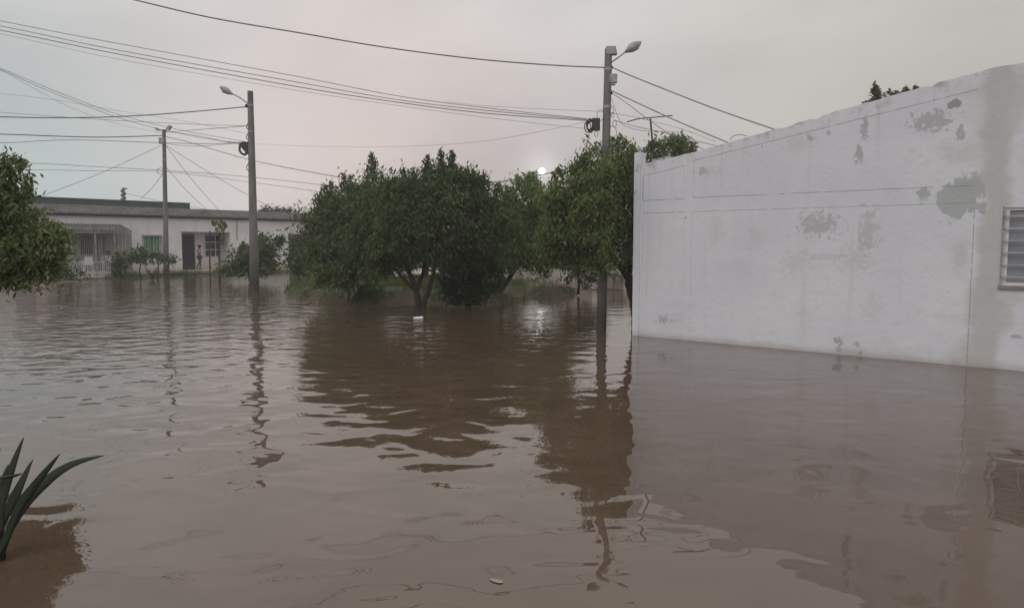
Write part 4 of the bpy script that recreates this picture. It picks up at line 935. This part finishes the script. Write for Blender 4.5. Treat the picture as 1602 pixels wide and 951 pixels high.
# sapling with big round leaves and a stake
Ys = 40.5; b5 = P(343.5, 438, Ys); sa_ = empty('sapling', (b5.x, b5.y, 0), label='young sapling with a few large round leaves before the recessed porch', cat='sapling'); os_ = Vector((b5.x, b5.y, 0))
q = MB(); q.tube([(0, 0, -.4), P(343, 400, Ys)-os_, P(344, 352, Ys)-os_], [.055, .05, .02], 6)
for lx, ly in ((334, 350), (338, 359), (352, 352), (350, 361), (345, 346), (340, 347)): q.tube([P(344, 356, Ys)-os_, P(lx, ly-2, Ys)-os_], .01, 4)
q.build('stem', BARK, sa_)
for i, (lx, ly, sz) in enumerate(((334.5, 350, 1), (338, 359, .9), (352.5, 352, 1.1), (349.5, 360, .9), (345, 347, .8), (340, 348, .7), (345, 354, .9), (331, 347, .5))):
    c0 = P(lx, ly, Ys)-os_ + Vector((0, .1*math.sin(i*2), 0)); q = MB(); L_ = .15*sz; n = 10
    rot = Matrix.Rotation(.5*math.sin(i*5), 3, 'Y') @ Matrix.Rotation(.4*math.cos(i*3), 3, 'X')
    vs = [c0 + rot @ Vector((0, -.01, 0))]
    vs += [c0 + rot @ Vector((math.sin(2*math.pi*k/n)*L_*.85, 0.03*math.cos(4*math.pi*k/n), math.cos(2*math.pi*k/n)*L_*1.25)) for k in range(n)]
    q.add(vs, [(0, 1+k, 1+(k+1) % n) for k in range(n)]); q.build('leaf', LEAF_MID, sa_)
b5 = P(329, 440, 40.2); q = MB(); q.tube([(0, 0, -.4), (0.01, 0, 1.2), P(328.5, 361, 40.2) - Vector((b5.x, b5.y, 0))], [.05, .045, .035], 6); ob = q.build('wooden_stake', BARK); ob.location = (b5.x, b5.y, 0)
tag(ob, 'thin upright wooden stake in the water left of the sapling', 'stake')

# ================================================================== PEOPLE
SKIN = simple('skin', (.16, .085, .055), .6, var=.08); SHIRT = simple('faded_red_shirt', (.36, .27, .28), .85, var=.15); SHORTS = simple('dark_shorts', (.07, .06, .06), .85)
HAIR = simple('hair', (.012, .01, .01), .7)
def skinmesh(name, verts, edges, radii, mat, parent, sub=2):
    me = bpy.data.meshes.new(name); me.from_pydata([tuple(v) for v in verts], edges, []); me.update()
    tmp = bpy.data.objects.new(name + '_tmp', me); COL.objects.link(tmp)
    md = tmp.modifiers.new('skin', 'SKIN'); md.use_smooth_shade = True
    lay = me.skin_vertices[0].data
    for i, r in enumerate(radii):
        lay[i].radius = (r, r) if not hasattr(r, '__len__') else r
        lay[i].use_root = (i == 0)
    tmp.modifiers.new('sub', 'SUBSURF').render_levels = sub; tmp.modifiers['sub'].levels = sub
    dg = bpy.context.evaluated_depsgraph_get(); em = bpy.data.meshes.new_from_object(tmp.evaluated_get(dg)); em.name = name
    COL.objects.unlink(tmp); bpy.data.objects.remove(tmp)
    em.materials.clear(); em.materials.append(mat)
    o = bpy.data.objects.new(name, em); COL.objects.link(o); o.parent = parent
    em.polygons.foreach_set('use_smooth', [True]*len(em.polygons))
    return o
def person(label, loc, rz, J, hat=None, shirt=SHIRT, shorts=SHORTS):
    r = empty('person', loc, rz, label=label, cat='person')
    v = [J['pelvis'], J['belly'], J['chest'], J['neck'], J['head'], J['crown']]; e_ = [(0,1),(1,2),(2,3),(3,4),(4,5)]; rad = [(.13,.10),(.125,.10),(.15,.11),(.055,.055),(.085,.095),(.075,.085)]
    for sd in 'LR':
        i = len(v); v += [J['sh'+sd], J['el'+sd], J['wr'+sd], J['hand'+sd]]; e_ += [(2,i),(i,i+1),(i+1,i+2),(i+2,i+3)]; rad += [.055,.04,.028,.03]
        h = J['hand'+sd]; d = (h - J['wr'+sd]).normalized()
        for kf in range(5):                                  # fingers
            sp = Vector((d.y, -d.x, d.z*.2)).normalized() if abs(d.z) < .9 else Vector((1, 0, 0)); j = len(v)
            off = sp*(kf-2)*.018; ln_ = (.045, .07, .075, .07, .055)[kf]
            v += [h + off*.8 + d*.02, h + off*1.3 + d*(.02+ln_)]; e_ += [(i+3, j), (j, j+1)]; rad += [.010, .008]
        i = len(v); v += [J['hip'+sd], J['kn'+sd], J['an'+sd], J['toe'+sd]]; e_ += [(0,i),(i,i+1),(i+1,i+2),(i+2,i+3)]; rad += [.085,.06,.04,.035]
    skinmesh('body', v, e_, rad, SKIN, r)
    v = [J['pelvis'], J['belly'], J['chest'], J['chest'].lerp(J['neck'], .6)]; e_ = [(0,1),(1,2),(2,3)]; rad = [(.155,.125),(.155,.125),(.175,.135),(.08,.08)]
    for sd in 'LR': i = len(v); v += [J['sh'+sd], J['sh'+sd].lerp(J['el'+sd], .85)]; e_ += [(2,i),(i,i+1)]; rad += [.08,.07]
    skinmesh('shirt', v, e_, rad, shirt, r)
    v = [J['pelvis'] + Vector((0,0,.02))]; e_ = []; rad = [(.16,.13)]
    for sd in 'LR': i = len(v); v += [J['hip'+sd], J['hip'+sd].lerp(J['kn'+sd], .85)]; e_ += [(0,i),(i,i+1)]; rad += [.105,.088]
    skinmesh('shorts', v, e_, rad, shorts, r)
    hd = J['head']
    q = MB(); q.ball(hd + Vector((0, .015, .05)), (.098, .11, .10), 12, 8); q.build('cap' if hat else 'hair', hat or HAIR, r, True)
    q = MB(); q.ball(hd + Vector((0, -.10, 0)), (.014, .02, .02), 6, 5)
    q.ball(hd + Vector((-.093, 0, 0)), (.012, .02, .03), 6, 5); q.ball(hd + Vector((.093, 0, 0)), (.012, .02, .03), 6, 5)
    q.build('ears_and_nose', SKIN, r, True)
    q = MB(); q.ball(hd + Vector((-.033, -.088, .02)), .011, 6, 5); q.ball(hd + Vector((.033, -.088, .02)), .011, 6, 5); q.ball(hd + Vector((0, -.088, -.045)), (.025, .008, .006), 6, 5); q.build('eyes_and_mouth', HAIR, r)
    if hat: q = MB(); q.ball(hd + Vector((0, -.12, .07)), (.07, .08, .012), 10, 5); q.build('cap_visor', hat, r)
    return r
Vv3 = lambda *a: Vector(a)
# walking man, seen from the side (faces local -Y)
JW = dict(pelvis=Vv3(0,0,.92), belly=Vv3(0,.01,1.05), chest=Vv3(0,.0,1.28), neck=Vv3(0,-.01,1.44), head=Vv3(0,-.03,1.56), crown=Vv3(0,-.02,1.63),
          shL=Vv3(.17,.02,1.36), elL=Vv3(.22,.14,1.10), wrL=Vv3(.2,.10,.87), handL=Vv3(.2,.08,.80), shR=Vv3(-.17,.0,1.36), elR=Vv3(-.22,-.06,1.08), wrR=Vv3(-.2,-.20,.90), handR=Vv3(-.19,-.25,.85),
          hipL=Vv3(.09,0,.86), knL=Vv3(.10,.02,.48), anL=Vv3(.10,.24,.14), toeL=Vv3(.10,.16,.03), hipR=Vv3(-.09,0,.86), knR=Vv3(-.10,-.10,.47), anR=Vv3(-.10,-.02,.07), toeR=Vv3(-.10,-.18,.03))
ps, _ = hs(312, 400, .35); pl_ = H0 + U*ps + V*.35
person('man in cap, faded red shirt and dark shorts walking in the recessed porch', (pl_.x, pl_.y, zf_ + .0), math.radians(100), JW, hat=simple('navy_cap', (.02, .025, .035), .8))
JS = dict(pelvis=Vv3(0,0,.50), belly=Vv3(0,.03,.63), chest=Vv3(0,.06,.86), neck=Vv3(0,.04,1.03), head=Vv3(0,.0,1.14), crown=Vv3(0,.0,1.21),
          shL=Vv3(.17,.06,.95), elL=Vv3(.24,.0,.70), wrL=Vv3(.18,-.20,.66), handL=Vv3(.15,-.27,.65), shR=Vv3(-.17,.06,.95), elR=Vv3(-.24,.0,.70), wrR=Vv3(-.18,-.20,.66), handR=Vv3(-.15,-.27,.65),
          hipL=Vv3(.09,-.03,.50), knL=Vv3(.11,-.44,.52), anL=Vv3(.11,-.46,.10), toeL=Vv3(.11,-.60,.04), hipR=Vv3(-.09,-.03,.50), knR=Vv3(-.11,-.44,.52), anR=Vv3(-.11,-.46,.10), toeR=Vv3(-.11,-.60,.04))
ps, _ = hs(170, 400, -.9); sl_ = H0 + U*ps - V*.9
person('dark-haired person in pale shirt sitting on a chair under the porch awning', (sl_.x, sl_.y, .38), hrz + .6, JS, shirt=simple("pale_shirt", (.48, .46, .46), .8))
def chair(label, loc, rz):
    r = empty('plastic_chair', loc, rz, label=label, cat='chair', group='white plastic chairs on the porch')
    q = MB(); q.box((-.24, -.24, .42), (.24, .22, .45)); q.build('seat', WHITEP, r)
    q = MB(); q.add([(-.24,.22,.44),(.24,.22,.44),(.22,.33,.9),(-.22,.33,.9),(-.24,.25,.44),(.24,.25,.44),(.22,.36,.9),(-.22,.36,.9)], [(0,1,2,3),(7,6,5,4),(0,4,5,1),(1,5,6,2),(2,6,7,3),(3,7,4,0)]); q.build('backrest', WHITEP, r)
    for sx in (-1, 1):
        for sy in (-1, 1): q = MB(); q.tube([(sx*.25, sy*.24, 0), (sx*.21, sy*.21, .42)], .02, 6); q.build('leg', WHITEP, r)
        q = MB(); q.tube(spline([(sx*.25, .24, .66), (sx*.27, .0, .66), (sx*.25, -.22, .64), (sx*.23, -.24, .44)], 4), .018, 6); q.build('armrest', WHITEP, r)
    return r
chair('white plastic armchair with the seated person on it', (sl_.x - .0, sl_.y, .42), hrz + .6)
ps, _ = hs(137, 400, -1.0); c1 = H0 + U*ps - V*1.0; chair('empty white plastic armchair before the wide barred window', (c1.x, c1.y, .42), hrz - .5)
bpy.data.objects['person.001'].location.z = .38 if 'person.001' in bpy.data.objects else 0

# ================================================================== FLOATING LITTER
p = G(654, 498.5); q = MB(); q.ball((0, 0, .02), (.15, .09, .035), 14, 7); q.ball((.09, .02, .035), (.06, .05, .03), 8, 6); ob = q.build('litter', simple('white_foam', (.80, .80, .78), .6, var=.05), None, True); ob.location = (p.x, p.y, 0)
tag(ob, 'white foam litter floating below the forked trunk', 'litter')
def floatleaf(px, py, L_, rz, lab, col):
    p = G(px, py); n = 12; q = MB(); vs = [(0, 0, .012)] + [(L_*math.cos(2*math.pi*k/n), L_*.42*math.sin(2*math.pi*k/n)*(1-.3*math.cos(2*math.pi*k/n)), .006) for k in range(n)]
    q.add(vs, [(0, 1+k, 1+(k+1) % n) for k in range(n)]); ob = q.build('floating_leaf', simple(col[0], col[1], .6)); ob.location = (p.x, p.y, 0); ob.rotation_euler = (0, 0, rz)
    tag(ob, lab, 'leaf')
floatleaf(776, 909, .05, 2.6, 'pale dry leaf floating alone on the near water at the bottom', ('dry_leaf', (.30, .24, .19)))

# ================================================================== HAZE
hz = MB(); hz.box((-95, -8, -1.6), (70, 96, 12.5)); 
m = bpy.data.materials.new('haze'); m.use_nodes = True; m.node_tree.nodes.clear()
vo = m.node_tree.nodes.new('ShaderNodeVolumePrincipled'); vo.inputs['Color'].default_value = (.86, .87, .88, 1); vo.inputs['Density'].default_value = .0015
vo.inputs['Anisotropy'].default_value = .2
mo_ = m.node_tree.nodes.new('ShaderNodeOutputMaterial'); m.node_tree.links.new(vo.outputs[0], mo_.inputs['Volume'])
ho = hz.build('haze', m); tag(ho, 'thin grey evening haze over the flooded street', 'haze', kind='stuff')
